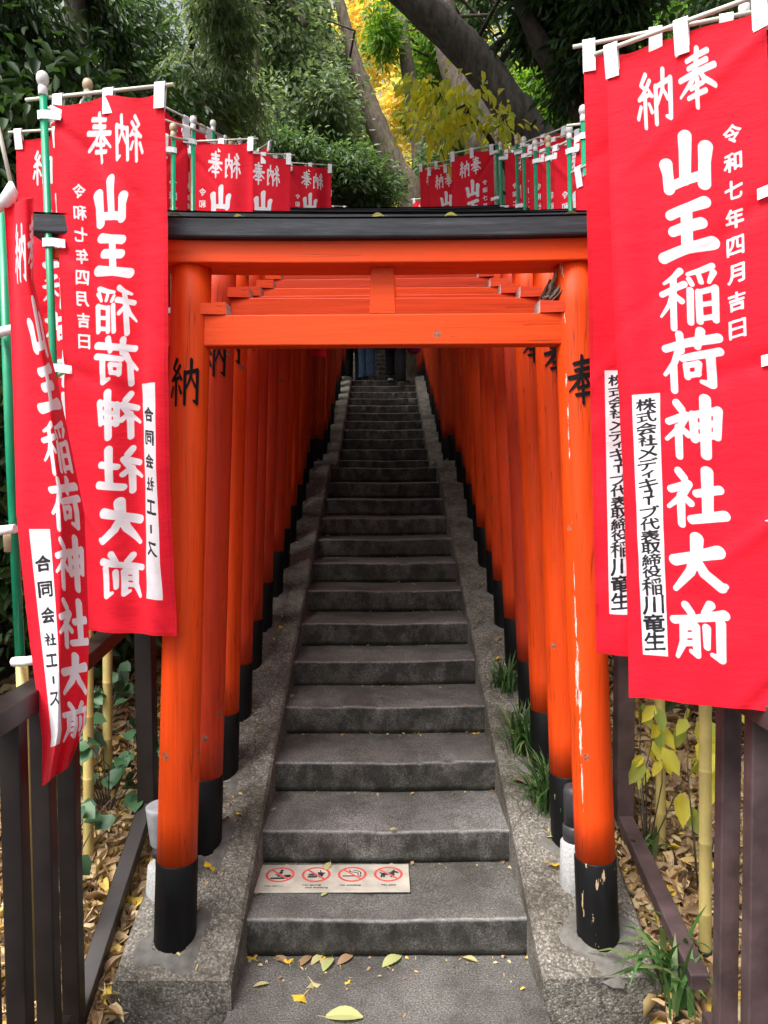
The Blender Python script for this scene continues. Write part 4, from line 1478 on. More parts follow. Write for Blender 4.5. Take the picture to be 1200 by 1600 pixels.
# scuffed-away first caption
bk = np.where((np.hypot((XX - CS[0] - .03) / .03, (YY - .82 * sh) / .014) < 1) & (vnoise(XX * 400, YY * 400, 5) > .35), -1, bk)
cap_row = YY > .70 * sh
for ci, c in enumerate(CS):
    near = np.abs(XX - c) < .119 * sw
    par = None
    for nm, fld, sel, mm, dz in (("prohibition_circle", red, near, M['sign_red'], .0058), ("pictogram", bk, near & ~cap_row, M['sign_black'], .0062), ("caption", bk, near & cap_row, M['sign_black'], .0062)):
        fld = np.where(sel, fld, -1.0); fld[0, :] = fld[-1, :] = -1; fld[:, 0] = fld[:, -1] = -1
        me = ink_mesh(nm, fld, lambda c_, r_2, dz=dz: ((c_ + .5) * PX, sh - (r_2 + .5) * PX, dz))
        ob = link(nm, me, mm, par if nm == "pictogram" else t)
        if nm == "prohibition_circle": par = ob


# ------------------------------------------------------------------ leaves
LEAF_T = np.array([(0, 0, 0), (.5, .30, .10), (.42, .66, .06), (0, 1, -.10), (-.42, .66, .06), (-.5, .30, .10)])
LEAF_Q = np.array([(0, 1, 2, 3), (0, 3, 4, 5)])


def leaves_np(pos, axis, nrm, length, width, curl=1.0):
    """arrays of leaf centres/axes/normals -> verts, quads"""
    axis = axis / np.linalg.norm(axis, axis=1, keepdims=True)
    side = np.cross(axis, nrm)
    side /= (np.linalg.norm(side, axis=1, keepdims=True) + 1e-9)
    up = np.cross(side, axis)
    T_ = LEAF_T
    v = pos[:, None, :] + side[:, None, :] * (T_[None, :, 0, None] * width[:, None, None]) + axis[:, None, :] * (T_[None, :, 1, None] * length[:, None, None]) + up[:, None, :] * (T_[None, :, 2, None] * length[:, None, None] * curl)
    n = len(pos)
    q = LEAF_Q[None] + (np.arange(n) * 6)[:, None, None]
    return v.reshape(-1, 3), q.reshape(-1, 4)


def foliage(blobs, n_clump, per, size, seed, droop=0.4, clump_r=0.35, wfac=0.42, flat=0.6):
    """blobs: (centre, radii, weight). leaf clumps spread through the volume"""
    g = np.random.default_rng(seed)
    wts = np.array([b[2] for b in blobs], float); wts /= wts.sum()
    which = g.choice(len(blobs), n_clump, p=wts)
    cen = np.array([tuple(b[0]) for b in blobs])[which]
    rad = np.array([b[1] for b in blobs])[which]
    d = g.normal(size=(n_clump, 3)); d /= np.linalg.norm(d, axis=1, keepdims=True)
    rr = g.uniform(.25, 1.0, (n_clump, 1)) ** .6
    # lumpy outline
    lump = 0.75 + 0.5 * vnoise(d[:, 0] * 2.2 + seed, d[:, 2] * 2.2 + d[:, 1] * 1.7, seed)[:, None]
    cc = cen + d * rad * rr * lump
    n = n_clump * per
    cidx = np.repeat(np.arange(n_clump), per)
    csz = clump_r * g.uniform(.5, 1.3, (n_clump, 1))
    off = g.normal(size=(n, 3)) * csz[cidx] * np.array([1, 1, flat]) * .5
    pos = cc[cidx] + off
    ax = off + g.normal(size=(n, 3)) * csz[cidx] * .5 + np.array([0, 0, -1]) * csz[cidx] * droop
    nr = g.normal(size=(n, 3)) * .6 + np.array([0, -.2, 1.0])
    L_ = size * g.uniform(.65, 1.25, n)
    return leaves_np(pos, ax, nr, L_, L_ * wfac * g.uniform(.8, 1.2, n)) + (cc,)


def tree(name, label, cat, base, path, rads, barkm, blobs, n_clump, per, size, leafm, seed, group, twigs=14, **kw):
    base = Vector(base)
    t = empty(name, base, label, cat, group)
    mb = MB()
    pts = [Vector(p) - base for p in path]
    # smooth the path
    sp, sr = [], []
    for i in range(len(pts) - 1):
        p0, p1, p2, p3 = pts[max(i - 1, 0)], pts[i], pts[i + 1], pts[min(i + 2, len(pts) - 1)]
        for k in range(5):
            s = k / 5
            sp.append(0.5 * ((2 * p1) + (p2 - p0) * s + (2 * p0 - 5 * p1 + 4 * p2 - p3) * s * s + (3 * p1 - p0 - 3 * p2 + p3) * s ** 3))
            sr.append(rads[i] + (rads[i + 1] - rads[i]) * s)
    sp.append(pts[-1]); sr.append(rads[-1])
    random.seed(seed)
    mb.tube(sp, [r * random.uniform(.94, 1.06) for r in sr], 14, wob=.04)
    if blobs and n_clump:
        v, q, cc = foliage(blobs, n_clump, per, size, seed, **kw)
        c0 = cc - np.array(base)
        g = np.random.default_rng(seed + 1)
        for i in g.choice(len(c0), min(twigs, len(c0)), replace=False):
            end = Vector(c0[i])
            st_ = sp[min(range(len(sp) // 3, len(sp)), key=lambda k: (sp[k] - end).length)]
            mid = (st_ + end) / 2 + Vector(g.normal(size=3)) * .12 * (end - st_).length + Vector((0, 0, .08)) * (end - st_).length
            r0 = min(.032, .010 + .012 * (end - st_).length)
            mb.tube([st_, mid, end], [r0, r0 * .6, r0 * .2], 6)
        mb.build("trunk", barkm, t)
        link("crown", np_mesh("crown", v - np.array(base), q), leafm, t)
    else:
        mb.build("trunk", barkm, t)
    return t


def gz(x, y): return float(ground_z(np.array([x]), np.array([y]))[0])


def blob(px, py, d, rpx, rpy, dd=None, wgt=1.0):
    rpx, rpy = rpx * .8, rpy * .8
    """ellipsoid given by its photo position and size at depth d"""
    c = P(px, py, d)
    k = d / F
    return (tuple(c), (rpx * k, dd if dd else (rpx + rpy) * .5 * k, rpy * k), wgt)


TG = "trees on the hill behind the gates"


def tr(label, name, cat, pxpath, d, rpx, barkm, blobs, n_clump, per, size, leafm, seed, ddepth=0.0, **kw):
    """trunk through photo points from the ground up"""
    n = len(pxpath)
    pts = [P(x, y, d + ddepth * i / max(n - 1, 1)) for i, (x, y) in enumerate(pxpath)]
    b = pts[0].copy()
    zg = gz(b.x, b.y) - .15
    rads = [r * d / F for r in rpx]
    if b.z > zg + .2:
        pts = [Vector((b.x + (b.x - pts[1].x) * .3, b.y, zg))] + pts
        rads = [rads[0] * 1.25] + rads
    tree(name, label, cat, pts[0], pts, rads, barkm, blobs, n_clump, per, size, leafm, seed, TG, **kw)


tr("pale brown trunk leaning left behind the middle of the beam, golden leaves at its top", "leaning_tree", "tree",
   [(648, 335), (618, 265), (588, 195), (560, 120), (545, 60), (520, -40)], 15, [21, 19, 17, 14, 9, 6], M['bark_pale'],
   [blob(585, 50, 22, 42, 80, 2.0), blob(615, 185, 21, 26, 44, 1.5, .35), blob(565, -10, 22, 40, 50, 2, .6)], 190, 20, .15, M['leaf_gold'], 101, wfac=.7, clump_r=.45, twigs=8)
tr("tall slender grey trunk right of the golden leaves", "slender_tree", "tree",
   [(655, 240), (642, 140), (632, 70), (618, -40)], 18, [12, 11, 10, 9], M['bark_grey'],
   [blob(668, 100, 20.5, 36, 60, 1.6), blob(655, 170, 21, 30, 40, 1.6, .6), blob(600, 50, 17.5, 18, 40, .8, .3), blob(690, 60, 19, 40, 70, 1.5, .8)], 460, 24, .15, M['leaf_bright'], 102, clump_r=.4)
tr("massive dark trunk arching from right to upper left over the right banners", "arching_tree", "tree",
   [(905, 330), (850, 240), (795, 165), (745, 95), (690, 40), (620, -25), (540, -90), (440, -190)], 9.0, [36, 32, 29, 27, 26, 25, 22, 15], M['bark_arch'],
   [blob(905, -60, 8.5, 90, 50, 1.2)], 110, 26, .11, M['leaf_dark'], 103, twigs=6)
tr("thick dark trunk standing behind the arching one", "broad_tree", "tree",
   [(775, 300), (752, 215), (722, 140), (700, 70), (690, -30)], 10.5, [33, 30, 24, 20, 17], M['bark_grey'],
   [blob(740, 30, 13.5, 40, 40, 1.2), blob(820, 90, 12.5, 40, 50, 1.0), blob(700, 190, 14, 40, 40, 1, .5)], 200, 24, .12, M['leaf_deep'], 104, clump_r=.3)
tr("grey tree with a bent limb at the upper left of the hill", "grey_tree", "tree",
   [(540, 290), (525, 170), (507, 60), (492, -30)], 17, [16, 14, 12, 11], M['bark_grey'],
   [blob(450, 110, 14.5, 85, 85, 1.8), blob(420, 30, 14.5, 70, 60, 1.5, .7), blob(500, 190, 14.2, 60, 60, 1.5, .7), blob(410, 215, 13.5, 65, 55, 1.5, .7), blob(480, 20, 15, 35, 40, 1.0, .3), blob(530, 150, 16, 30, 90, 1.0, .5)], 1600, 26, .115, M['leaf_mid'], 105, clump_r=.34, twigs=30)
tr("pale limb crossing the top of the picture left of centre", "limb_tree", "tree",
   [(330, 330), (380, 200), (400, 60), (418, -10), (450, 8), (478, 40)], 13, [12, 11, 9, 8, 7, 5], M['bark_pale'],
   [blob(400, -50, 13, 60, 40, 1.0)], 130, 24, .11, M['leaf_bright'], 113, clump_r=.3)
tr("bushy green tree behind the left banners", "bushy_tree", "tree",
   [(500, 340), (495, 290), (490, 240)], 13, [9, 7, 5], M['bark_dark'],
   [blob(450, 265, 12.6, 80, 40, 1.4), blob(545, 285, 13.4, 55, 45, 1.3, .7), blob(585, 300, 14, 35, 35, 1.1, .4)], 620, 26, .105, M['leaf_deep'], 106, clump_r=.32)
tr("leafy tree with drooping leaves at upper left of centre", "evergreen_tree", "tree",
   [(300, 330), (296, 180), (300, 60), (310, -40)], 9.0, [8, 7, 6, 5], M['bark_dark'],
   [blob(350, 25, 8.6, 55, 55, .9), blob(310, 160, 8.9, 55, 45, .9, .8), blob(365, 160, 9.5, 45, 60, .9, .7)], 330, 26, .10, M['leaf_mid'], 107, droop=1.1, wfac=.32, clump_r=.22)
tr("black trunked tree at the far upper left", "shade_tree", "tree",
   [(150, 420), (135, 200), (122, 80), (115, -60)], 6.0, [20, 17, 16, 15], M['bark_dark'],
   [blob(40, 40, 5.4, 75, 55, .8), blob(40, 210, 5.6, 55, 70, .8, .8), blob(140, 5, 6.3, 45, 35, .8, .5), blob(20, 340, 5.2, 50, 80, .8, .7), blob(215, 135, 7.5, 40, 22,   .6, .25)], 270, 24, .10, M['leaf_dark'], 108, droop=1.0, wfac=.28, clump_r=.2)
tr("thin airy tree crossing the bright sky gap at the upper left", "airy_tree", "tree",
   [(262, 330), (240, 180), (225, 60), (232, -40)], 11, [5, 4, 3, 2], M['bark_dark'],
   [blob(225, 60, 11, 75, 85, 1.2), blob(190, 20, 11.5, 60, 50, 1.0, .5), blob(235, 150, 11, 50, 40, 1.0, .5)], 230, 22, .10, M['leaf_deep'], 114, clump_r=.3, twigs=40)
tr("dark slanting tree above the right banners", "slanting_tree", "tree",
   [(960, 300), (905, 165), (850, 80), (800, -30)], 6.0, [22, 19, 15, 12], M['bark_dark'],
   [blob(865, -10, 6.0, 50, 40, .8), blob(925, 90, 5.8, 30, 60, .7, .7), blob(960, 0, 5.4, 60, 40, .8, .6)], 330, 26, .10, M['leaf_dark'], 109, droop=.9, wfac=.3, clump_r=.2)
tr("low branch of large yellow and lime leaves above the right banners", "yellow_sapling", "tree",
   [(800, 330), (775, 235), (735, 180), (690, 155)], 8.0, [5, 4, 3, 2], M['bark_dark'],
   [blob(690, 185, 7.6, 44, 30, .5), blob(735, 160, 7.6, 36, 18, .5, .35), blob(665, 155, 7.8, 28, 20, .4, .5), blob(780, 195, 8.0, 16, 26, .4, .3)], 46, 11, .115, M['leaf_lime'], 110, droop=1.3, wfac=.45, clump_r=.26)
tr("green and yellow bush between the trunks at right", "bush", "shrub",
   [(840, 330), (835, 240), (830, 170)], 11, [5, 4, 3], M['bark_dark'],
   [blob(835, 165, 11, 35, 50, .9), blob(875, 190, 10.5, 28, 40, .8, .6)], 240, 22, .11, M['leaf_bright'], 111, clump_r=.28)
tr("dark thicket low between the leaning trunk and the right banners", "thicket", "shrub",
   [(690, 340), (690, 300), (690, 260)], 16, [6, 5, 4], M['bark_dark'],
   [blob(690, 275, 16, 55, 40, 1.4), blob(740, 255, 15, 45, 40, 1.2, .7)], 380, 24, .11, M['leaf_deep'], 112, clump_r=.3)
# flanking hedges and trees that close the view and shade the stairs
k = 0
for (x, y, h, r, lab) in ((-2.75, 3.6, 2.8, .85, "dark evergreen shrub behind the left railing, nearest of its row"), (-2.6, 5.2, 3.4, 1.0, "dark evergreen shrub beside the left gate posts, second in its row"), (-2.7, 7.3, 3.8, 1.1, "dark evergreen shrub high on the left slope"),
                         (2.75, 3.4, 2.6, .85, "dark evergreen shrub behind the right railing, nearest of its row"), (2.5, 5.0, 3.2, 1.0, "dark evergreen shrub beside the right gate posts, second in its row"), (2.8, 7.2, 3.6, 1.1, "dark evergreen shrub high on the right slope")):
    z = gz(x, y)
    tree("evergreen_shrub", lab, "shrub", (x, y, z - .1), [(x, y, z - .1), (x + .05, y, z + h * .4), (x, y, z + h * .8)], [.05, .04, .02], M['bark_dark'],
         [((x, y, z + h * .62), (r, r, h * .42), 1), ((x - .1, y - .3, z + h * .25), (r * .9, r * .8, h * .3), .7)], 520, 26, .12, M['leaf_dark'], 200 + k, "evergreen shrubs beside the stairs", twigs=10, droop=.7)
    k += 1
for side in (-1, 1):  # hedge rows added to keep side light out of the gate tunnel
    for j in range(6):
        x, y = side * (1.52 + .08 * (j % 2)), 3.9 + j * 1.25
        z = gz(x, y)
        tree("shade_hedge", f"added low dark hedge shrub shading the {'left' if side < 0 else 'right'} side of the gates, {ORD[j]} up the slope", "shrub", (x, y, z - .1), [(x, y, z - .1), (x, y + .03, z + .6), (x, y, z + 1.3)], [.03, .025, .012], M['bark_dark'],
             [((x, y, z + .95), (.36, .62, .85), 1)], 230, 26, .09, M['leaf_dark'], 230 + j + 10 * side, "added shade hedges beside the gates", twigs=8, clump_r=.22)
for (x, y, h, r, mm, lab) in ((-7.6, 11, 8, 2.4, 'leaf_mid', "tall green tree on the left slope beyond the banners"), (-7.0, 17, 6, 2.4, 'leaf_mid', "grey green tree further up the left slope"), (6.2, 11, 9, 2.4, 'leaf_dark', "tall dark tree on the right slope beyond the banners"), (6.5, 18, 9, 2.6, 'leaf_bright', "tall bright green tree further up the right slope"),
                            (-14, 26, 9, 4.0, 'leaf_mid', "broad far tree at the left of the hilltop"), (1.2, 30, 15, 3.6, 'leaf_gold', "far golden tree at the top of the hill"), (-3.2, 28, 12, 3.2, 'leaf_bright', "far bright green tree at the top of the hill"), (9.5, 29, 12, 4.0, 'leaf_mid', "broad far tree at the right of the hilltop")):
    z = gz(x, y)
    tree("hill_tree", lab, "tree", (x, y, z - .2), [(x, y, z - .2), (x + .2, y, z + h * .4), (x, y, z + h * .85)], [.26, .2, .06], M['bark_grey'],
         [((x, y, z + h * .62), (r, r, h * .36), 1), ((x + r * .3, y - r * .3, z + h * .35), (r * .8, r * .8, h * .25), .6)], 900, 26, .17, M[mm], 300 + k, TG, twigs=30, clump_r=.55)
    k += 1

# big canopy added above the view to shade the stairs
for (bx_, by_, cen, rad_, lab, sd_) in ((-3.9, 4.4, ((.3, 4.2, 7.0), (-.3, 6.4, 8.6)), (3.4, 1.8, 1.0), "added broadleaf tree at left whose unseen canopy shades the lower stairs", 501),):
    z = gz(bx_, by_)
    tree("shade_canopy", lab, "tree", (bx_, by_, z - .2), [(bx_, by_, z - .2), (bx_ * .95, by_, z + 3), (bx_ * .7, by_ + .2, cen[0][2] - .3), (cen[0][0], cen[0][1], cen[0][2])], [.26, .22, .16, .08], M['bark_dark'],
         [(cen[0], rad_, 1), (cen[1], rad_, .8)], 1000, 26, .17, M['leaf_dark'], sd_, TG, twigs=40, clump_r=.5)
# far wood closing the hilltop
v, q, _ = foliage([((x, 38 + 2 * math.sin(x), 13 + zz + 2 * math.cos(x * 1.3)), (4, 2, 4.5), 1) for zz in (0, 8, 15) for x in np.linspace(-32, 32, 15) if not (zz and abs(x + 12) < 3)], 1900, 26, .30, 400, clump_r=.7)
tag(link("far_wood", np_mesh("far_wood", v, q), M['leaf_bright']), "far green wood closing the hilltop", "wood", kind='stuff')


# leaf litter on the side slopes ------------------------------------
def litter(n, xr, yr, seed, lift=.0):
    g = np.random.default_rng(seed)
    x = g.uniform(*xr, n); y = g.uniform(*yr, n)
    z = ground_z(x, y) + g.uniform(.0, .028, n) + lift
    a = g.uniform(0, 6.283, n)
    ax = np.stack([np.cos(a), np.sin(a), g.normal(0, .28, n) + np.sin(a) * .3], -1)
    nr = np.stack([g.normal(0, .55, n), g.normal(-.3, .55, n), np.ones(n)], -1)
    L_ = g.uniform(.038, .098, n)
    return np.stack([x, y, z], -1), ax, nr, L_, g


parts_v, parts_q, nb = [], [], 0
for (n, xr, yr, sd_) in ((8500, (-1.9, -.87), (1.9, 4.2), 1), (8500, (.87, 1.9), (1.9, 4.2), 2), (2500, (-2.6, -.87), (4.2, 8), 3), (2500, (.87, 2.6), (4.2, 8), 4)):
    p, ax, nr, L_, g = litter(n, xr, yr, sd_)
    v, q = leaves_np(p, ax, nr, L_, L_ * g.uniform(.26, .58, n), curl=2.2)
    g2 = g.uniform(.2, 2.6, n)
    parts_v.append(v); parts_q.append(q + nb); nb += len(v)
tag(link("leaf_litter", np_mesh("leaf_litter", np.concatenate(parts_v), np.concatenate(parts_q)), M['leaf_litter']), "carpet of dry brown and yellow leaves beside the stairs", "leaf litter", kind='stuff')


# crumbs of leaf and twig swept into the joints
g = np.random.default_rng(77)
pos, ax, nr, L_ = [], [], [], []
for k in range(11):
    y = D0 + k * T1
    for j in range(26 if k < 4 else 14):
        x = float(np.clip(g.normal(g.choice([-.36, -.1, .15, .42]), .13), -.49, .49))
        pos.append((x, y - abs(g.normal(0, .018)) - .006, k * R + .004))
for side in (-1, 1):
    for j in range(260):
        y = g.uniform(2.45, 6.5)
        x = side * (.60 + abs(g.normal(0, .13)))
        if abs(x) > .86: continue
        pos.append((x, y, curb_z(y) + .007))
for j in range(40): pos.append((g.uniform(-.48, .48), D0 - abs(g.normal(0, .10)), .004))
n = len(pos)
a = g.uniform(0, 6.283, n)
ax = np.stack([np.cos(a), np.sin(a), g.normal(0, .25, n) + .2 * np.sin(a)], -1)
nr = np.stack([g.normal(0, .4, n), g.normal(-.2, .4, n), np.ones(n)], -1)
L_ = g.uniform(.007, .026, n)
v, q = leaves_np(np.array(pos), ax, nr, L_, L_ * g.uniform(.2, .7, n), curl=1.5)
tag(link("leaf_crumbs", np_mesh("leaf_crumbs", v, q), M['leaf_litter']), "crumbs of dry leaf in the step joints and on the curbs", "leaf litter", kind='stuff')


# single fallen leaves ----------------------------------------------
def leaf_shape(kind):
    if kind == 'fan':
        n = 9
        v = [(0, 0, 0)]
        for i in range(n):
            a = math.radians(35 + 110 * i / (n - 1))
            rr = 1.0 - (.18 if i == n // 2 else 0) + .05 * math.sin(i * 2.1)
            v.append((math.cos(a) * rr, math.sin(a) * rr, .14 * math.sin(i * 1.3)))
        f = [(0, i, i + 1) for i in range(1, n)]
        v += [(-.03, 0, 0), (.03, 0, 0), (.05, -.75, .08), (-.0, -.75, .08)]
        b = n + 1
        f.append((b, b + 3, b + 2, b + 1))
    else:
        v, f = [], []
        n = 7
        for i in range(n):
            s = i / (n - 1)
            wv = .36 * math.sin(math.pi * min(1, s * .93 + .05)) ** .8
            zc = .10 * math.sin(s * 3.1)
            v += [(-wv, s * 1.5 - .75, zc + wv * .30), (0, s * 1.5 - .75, zc), (wv, s * 1.5 - .75, zc + wv * .22)]
        for i in range(n - 1):
            b = i * 3
            f += [(b, b + 1, b + 4, b + 3), (b + 1, b + 2, b + 5, b + 4)]
        b = len(v)
        v += [(-.015, -.75, 0), (.015, -.75, 0), (.04, -1.05, .06), (.01, -1.05, .06)]
        f.append((b, b + 3, b + 2, b + 1))
    me = bpy.data.meshes.new("fallen_leaf"); me.from_pydata(v, [], f); me.update()
    return me


LS = {(k_, c_): leaf_shape(k_) for k_ in ('fan', 'oval') for c_ in ('yellow', 'pale', 'green', 'brown')}
for (k_, c_), me in LS.items(): me.materials.append(M['leaf_' + c_])


def on_step(px, py):
    """point where a photo pixel meets paving, treads or curb"""
    cam_p = Vector((0, 0, E))
    dirv = (P(px, py, 1.0) - cam_p)
    for d in np.arange(1.2, 16, .004):
        p = cam_p + dirv * d
        if abs(p.x) < .5:
            y = p.y
            if y < D0: z = 0
            elif y < L1: z = (int((y - D0) / T1) + 1) * R
            else: z = 13 * R
        elif abs(p.x) < .88 and p.y > 2.4: z = curb_z(p.y)
        else: z = gz(p.x, p.y) + .03
        if p.z <= z: return Vector((p.x, p.y, z)), (0.36 if (abs(p.x) >= .5 and p.y > 2.4) else 0)
    return None, 0


FL = [
 (398, 1500, 'fan', 'yellow', .045, "yellow fan leaf at the left end of the bottom paving"), (440, 1502, 'oval', 'brown', .05, "curled tan leaf against the bottom riser at left"), (452, 1508, 'fan', 'yellow', .03, "small yellow leaf beside the curled tan leaf on the paving"),
 (478, 1503, 'oval', 'brown', .055, "brown crumpled leaf in the heap against the bottom riser"), (495, 1502, 'oval', 'pale', .05, "beige leaf in the heap against the bottom riser"), (509, 1500, 'fan', 'yellow', .04, "yellow leaf standing in the heap against the bottom riser"), (512, 1510, 'oval', 'green', .07, "broad green yellow leaf lying in front of the leaf heap"), (540, 1502, 'oval', 'brown', .06, "curled brown leaf right of the leaf heap"),
 (612, 1504, 'oval', 'green', .075, "pale green leaf with a notch lying on the bottom paving"), (735, 1502, 'oval', 'pale', .045, "small cream leaf at the right of the bottom paving"), (408, 1542, 'oval', 'pale', .045, "small cream leaf at the left on the bottom paving"), (487, 1536, 'fan', 'pale', .045, "pale leaf lying alone in the middle of the bottom paving"), (475, 1556, 'fan', 'yellow', .05, "yellow fan leaf with stalk, nearest the viewer at left centre"), (546, 1539, 'fan', 'yellow', .02, "tiny orange leaf scrap on the bottom paving"), (538, 1592, 'oval', 'green', .10, "large pale green leaf cut by the lower picture edge"),
 (405, 1398, 'oval', 'brown', .03, "small tan scrap at the left corner of the notice plate"), (507, 1399, 'oval', 'green', .03, "green leaf bit in front of the notice plate"), (512, 1358, 'oval', 'pale', .045, "olive leaf lying across the back of the notice plate"), (615, 1347, 'oval', 'pale', .03, "curled beige leaf behind the notice plate"),
 (422, 1268, 'fan', 'pale', .04, "pale leaf at the left of the second step"), (338, 1357, 'fan', 'yellow', .06, "yellow fan leaf with long stalk on the left curb"), (350, 1282, 'oval', 'brown', .07, "folded brown leaf on the left curb by the second post"), (377, 1273, 'fan', 'yellow', .03, "small yellow leaf on the left curb edge"), (433, 984, 'fan', 'yellow', .045, "yellow leaf on the left curb higher up"), (391, 1115, 'fan', 'yellow', .035, "yellow leaf on the left curb by the third post"), (303, 1425, 'oval', 'brown', .06, "red brown leaf at the foot of the front left post"),
 (457, 1089, 'oval', 'pale', .04, "cream leaf at the left end of the third step"), (726, 1145, 'oval', 'brown', .03, "small brown leaf on the right of the third step"), (745, 1148, 'fan', 'yellow', .03, "small yellow leaf at the right end of the third step"), (516, 837, 'fan', 'yellow', .05, "yellow leaf on a high step at left"), (645, 914, 'oval', 'yellow', .035, "yellow leaf on the middle of a higher step"),
 (770, 1032, 'fan', 'yellow', .05, "yellow leaf on the right curb above the grass"), (778, 1000, 'oval', 'brown', .055, "orange brown leaf on the right curb by the posts"), (868, 1352, 'fan', 'yellow', .06, "yellow leaf beside the granite lamp foot"), (815, 1225, 'oval', 'brown', .07, "tan leaf below the grass on the right curb"), (862, 1310, 'oval', 'pale', .07, "pale dead leaf under the grass on the right curb"),
]
for (px, py, c_, s_, lab) in ((274, 338, 'brown', .05, "brown leaf caught on the left end of the front black beam"), (372, 338, 'pale', .04, "tan leaf on the front black beam right of the left end"), (590, 337, 'pale', .05, "dry leaf lying on the middle of the front black beam"), (703, 334, 'pale', .05, "cream leaf on the front black beam right of the middle"), (893, 336, 'brown', .05, "curled leaf on the front black beam beside the right banners")):
    o = bpy.data.objects.new("fallen_leaf", LS[('oval', c_)]); COL.objects.link(o)
    tag(o, lab, "leaf", "fallen leaves on the beam")
    p = P(px, py, 2.50)
    o.location = (p.x, 2.50, curb_z(18.25 * R) + HS + .150 + sori(p.x))
    o.scale = (s_ * .6, s_ * .6, s_)
    o.rotation_euler = (random.uniform(-.3, .1), random.uniform(-.3, .3), random.uniform(1, 2))
for i, (px, py, k_, c_, s_, lab) in enumerate(FL):
    p, sl = on_step(px, py)
    if p is None: continue
    if 398 < px < 640 and 1350 < py < 1396 and abs(p.z - R) < .01: p.z += .006
    o = bpy.data.objects.new("fallen_leaf", LS[(k_, c_)]); COL.objects.link(o)
    tag(o, lab, "leaf", "fallen leaves on the stairs")
    o.location = (p.x, p.y, p.z + .004)
    s_ *= .8; o.scale = (s_, s_, s_)
    o.rotation_euler = (sl + random.uniform(-.15, .15), random.uniform(-.15, .15), random.uniform(0, 6.28))


# ------------------------------------------------------------------ small plants
def blade_tuft(label, base, n, length, seed, wd=.010, spread=1.0, name="grass_tuft"):
    g = np.random.default_rng(seed)
    V, Q = [], []
    for i in range(n):
        a = g.uniform(0, 6.283); L_ = length * g.uniform(.55, 1.1)
        lean = g.uniform(.25, 1.1) * spread
        dirh = np.array([math.cos(a), math.sin(a), 0])
        sd_ = np.array([-math.sin(a), math.cos(a), 0])
        w_ = wd * g.uniform(.7, 1.2)
        o = np.array([g.normal(0, .03), g.normal(0, .03), 0])
        b = len(V)
        m = 6
        for j in range(m):
            s = j / (m - 1)
            bend = lean * s
            p = o + dirh * (L_ * s * math.sin(min(bend, 1.5)) * .9) + np.array([0, 0, L_ * s * math.cos(min(bend * 1.25, 2.0))])
            ww = w_ * (math.sin(math.pi * (.12 + .88 * s)) ** .7 + .05) * .5
            V += [p - sd_ * ww, p + sd_ * ww]
        for j in range(m - 1):
            Q.append((b + 2 * j, b + 2 * j + 1, b + 2 * j + 3, b + 2 * j + 2))
    o = link(name, np_mesh(name, np.array(V), np.array(Q), True), M['grass'])
    o.location = base
    return tag(o, label, "grass", "grass tufts beside the stairs")


def site(px, py, up=0.0):
    p, _ = on_step(px, py)
    return (p.x, p.y, p.z - .01)


blade_tuft("dense dark grass tuft against the second right post", site(858, 1262), 150, .29, 1, .011)
blade_tuft("narrow green grass tuft on the right curb between the second and third posts", site(822, 1175), 120, .27, 2, .011)
blade_tuft("small grass tuft on the right curb by the fourth post", site(790, 1078), 90, .20, 3, .010)
blade_tuft("broad bladed bamboo grass growing by the right railing at the bottom edge", site(1062, 1585), 20, .30, 4, .024, .9)
blade_tuft("bamboo grass sprig over the buried rail at right", site(1050, 1510), 16, .24, 5, .018, 1.1)
blade_tuft("sprig of bamboo grass between the front right post and the yellow pole", site(1015, 1335), 12, .16, 6, .018, 1.0)


def leafy_plant(label, base, n, h, leafL, seed, leafm, spread=.12, group="leafy plants beside the stairs", droop=.5, wf=.5):
    g = np.random.default_rng(seed)
    t = empty("leafy_plant", base, label, "plant", group)
    mb = MB(); pos, ax, nr = [], [], []
    for i in range(n):
        e = np.array([g.normal(0, spread), g.normal(0, spread), h * g.uniform(.4, 1.1)])
        m = e * .5 + np.array([g.normal(0, .02), g.normal(0, .02), h * .1])
        mb.tube([(0, 0, -.03), tuple(m), tuple(e)], [.003, .0025, .0015], 5)
        for j in range(3):
            s = g.uniform(.5, 1.0)
            pos.append(m * (1 - s) + e * s)
            ax.append(np.array([g.normal(), g.normal() - .3, -droop + g.normal() * .3]))
            nr.append(np.array([g.normal() * .4, -.8 + g.normal() * .3, 1.0]))
    mb.build("stem", M['bark_grey'], t)
    L_ = leafL * g.uniform(.7, 1.2, len(pos))
    v, q = leaves_np(np.array(pos), np.array(ax), np.array(nr), L_, L_ * wf)
    link("leaves", np_mesh("leaves", v, q), leafm, t)
    return t


leafy_plant("young plant with drooping yellow leaves behind the front right post", (1.02, 2.95, gz(1.02, 2.95)), 7, .62, .10, 1, M['leaf_lime'], .13, droop=1.2)
leafy_plant("young plant with yellow leaves hanging below the large right banner", (1.13, 2.72, gz(1.13, 2.72)), 6, .72, .11, 2, M['leaf_lime'], .10, droop=1.4)
leafy_plant("small sapling with fresh green leaves at the lamp behind the right post", site(885, 1268), 5, .22, .05, 3, M['leaf_bright'], .05)
for (x, y, n, sd_, lab) in ((-1.16, 3.15, 22, 5, "ivy climbing the slope behind the left yellow pole"), (-1.22, 2.85, 14, 6, "ivy patch low between the left yellow poles"), (-1.35, 3.45, 22, 7, "ivy patch higher up the slope at left")):
    leafy_plant(lab, (x, y, gz(x, y)), n, .42, .075, sd_, M['ivy'], .17, "ivy patches at the left", droop=.6, wf=.8)


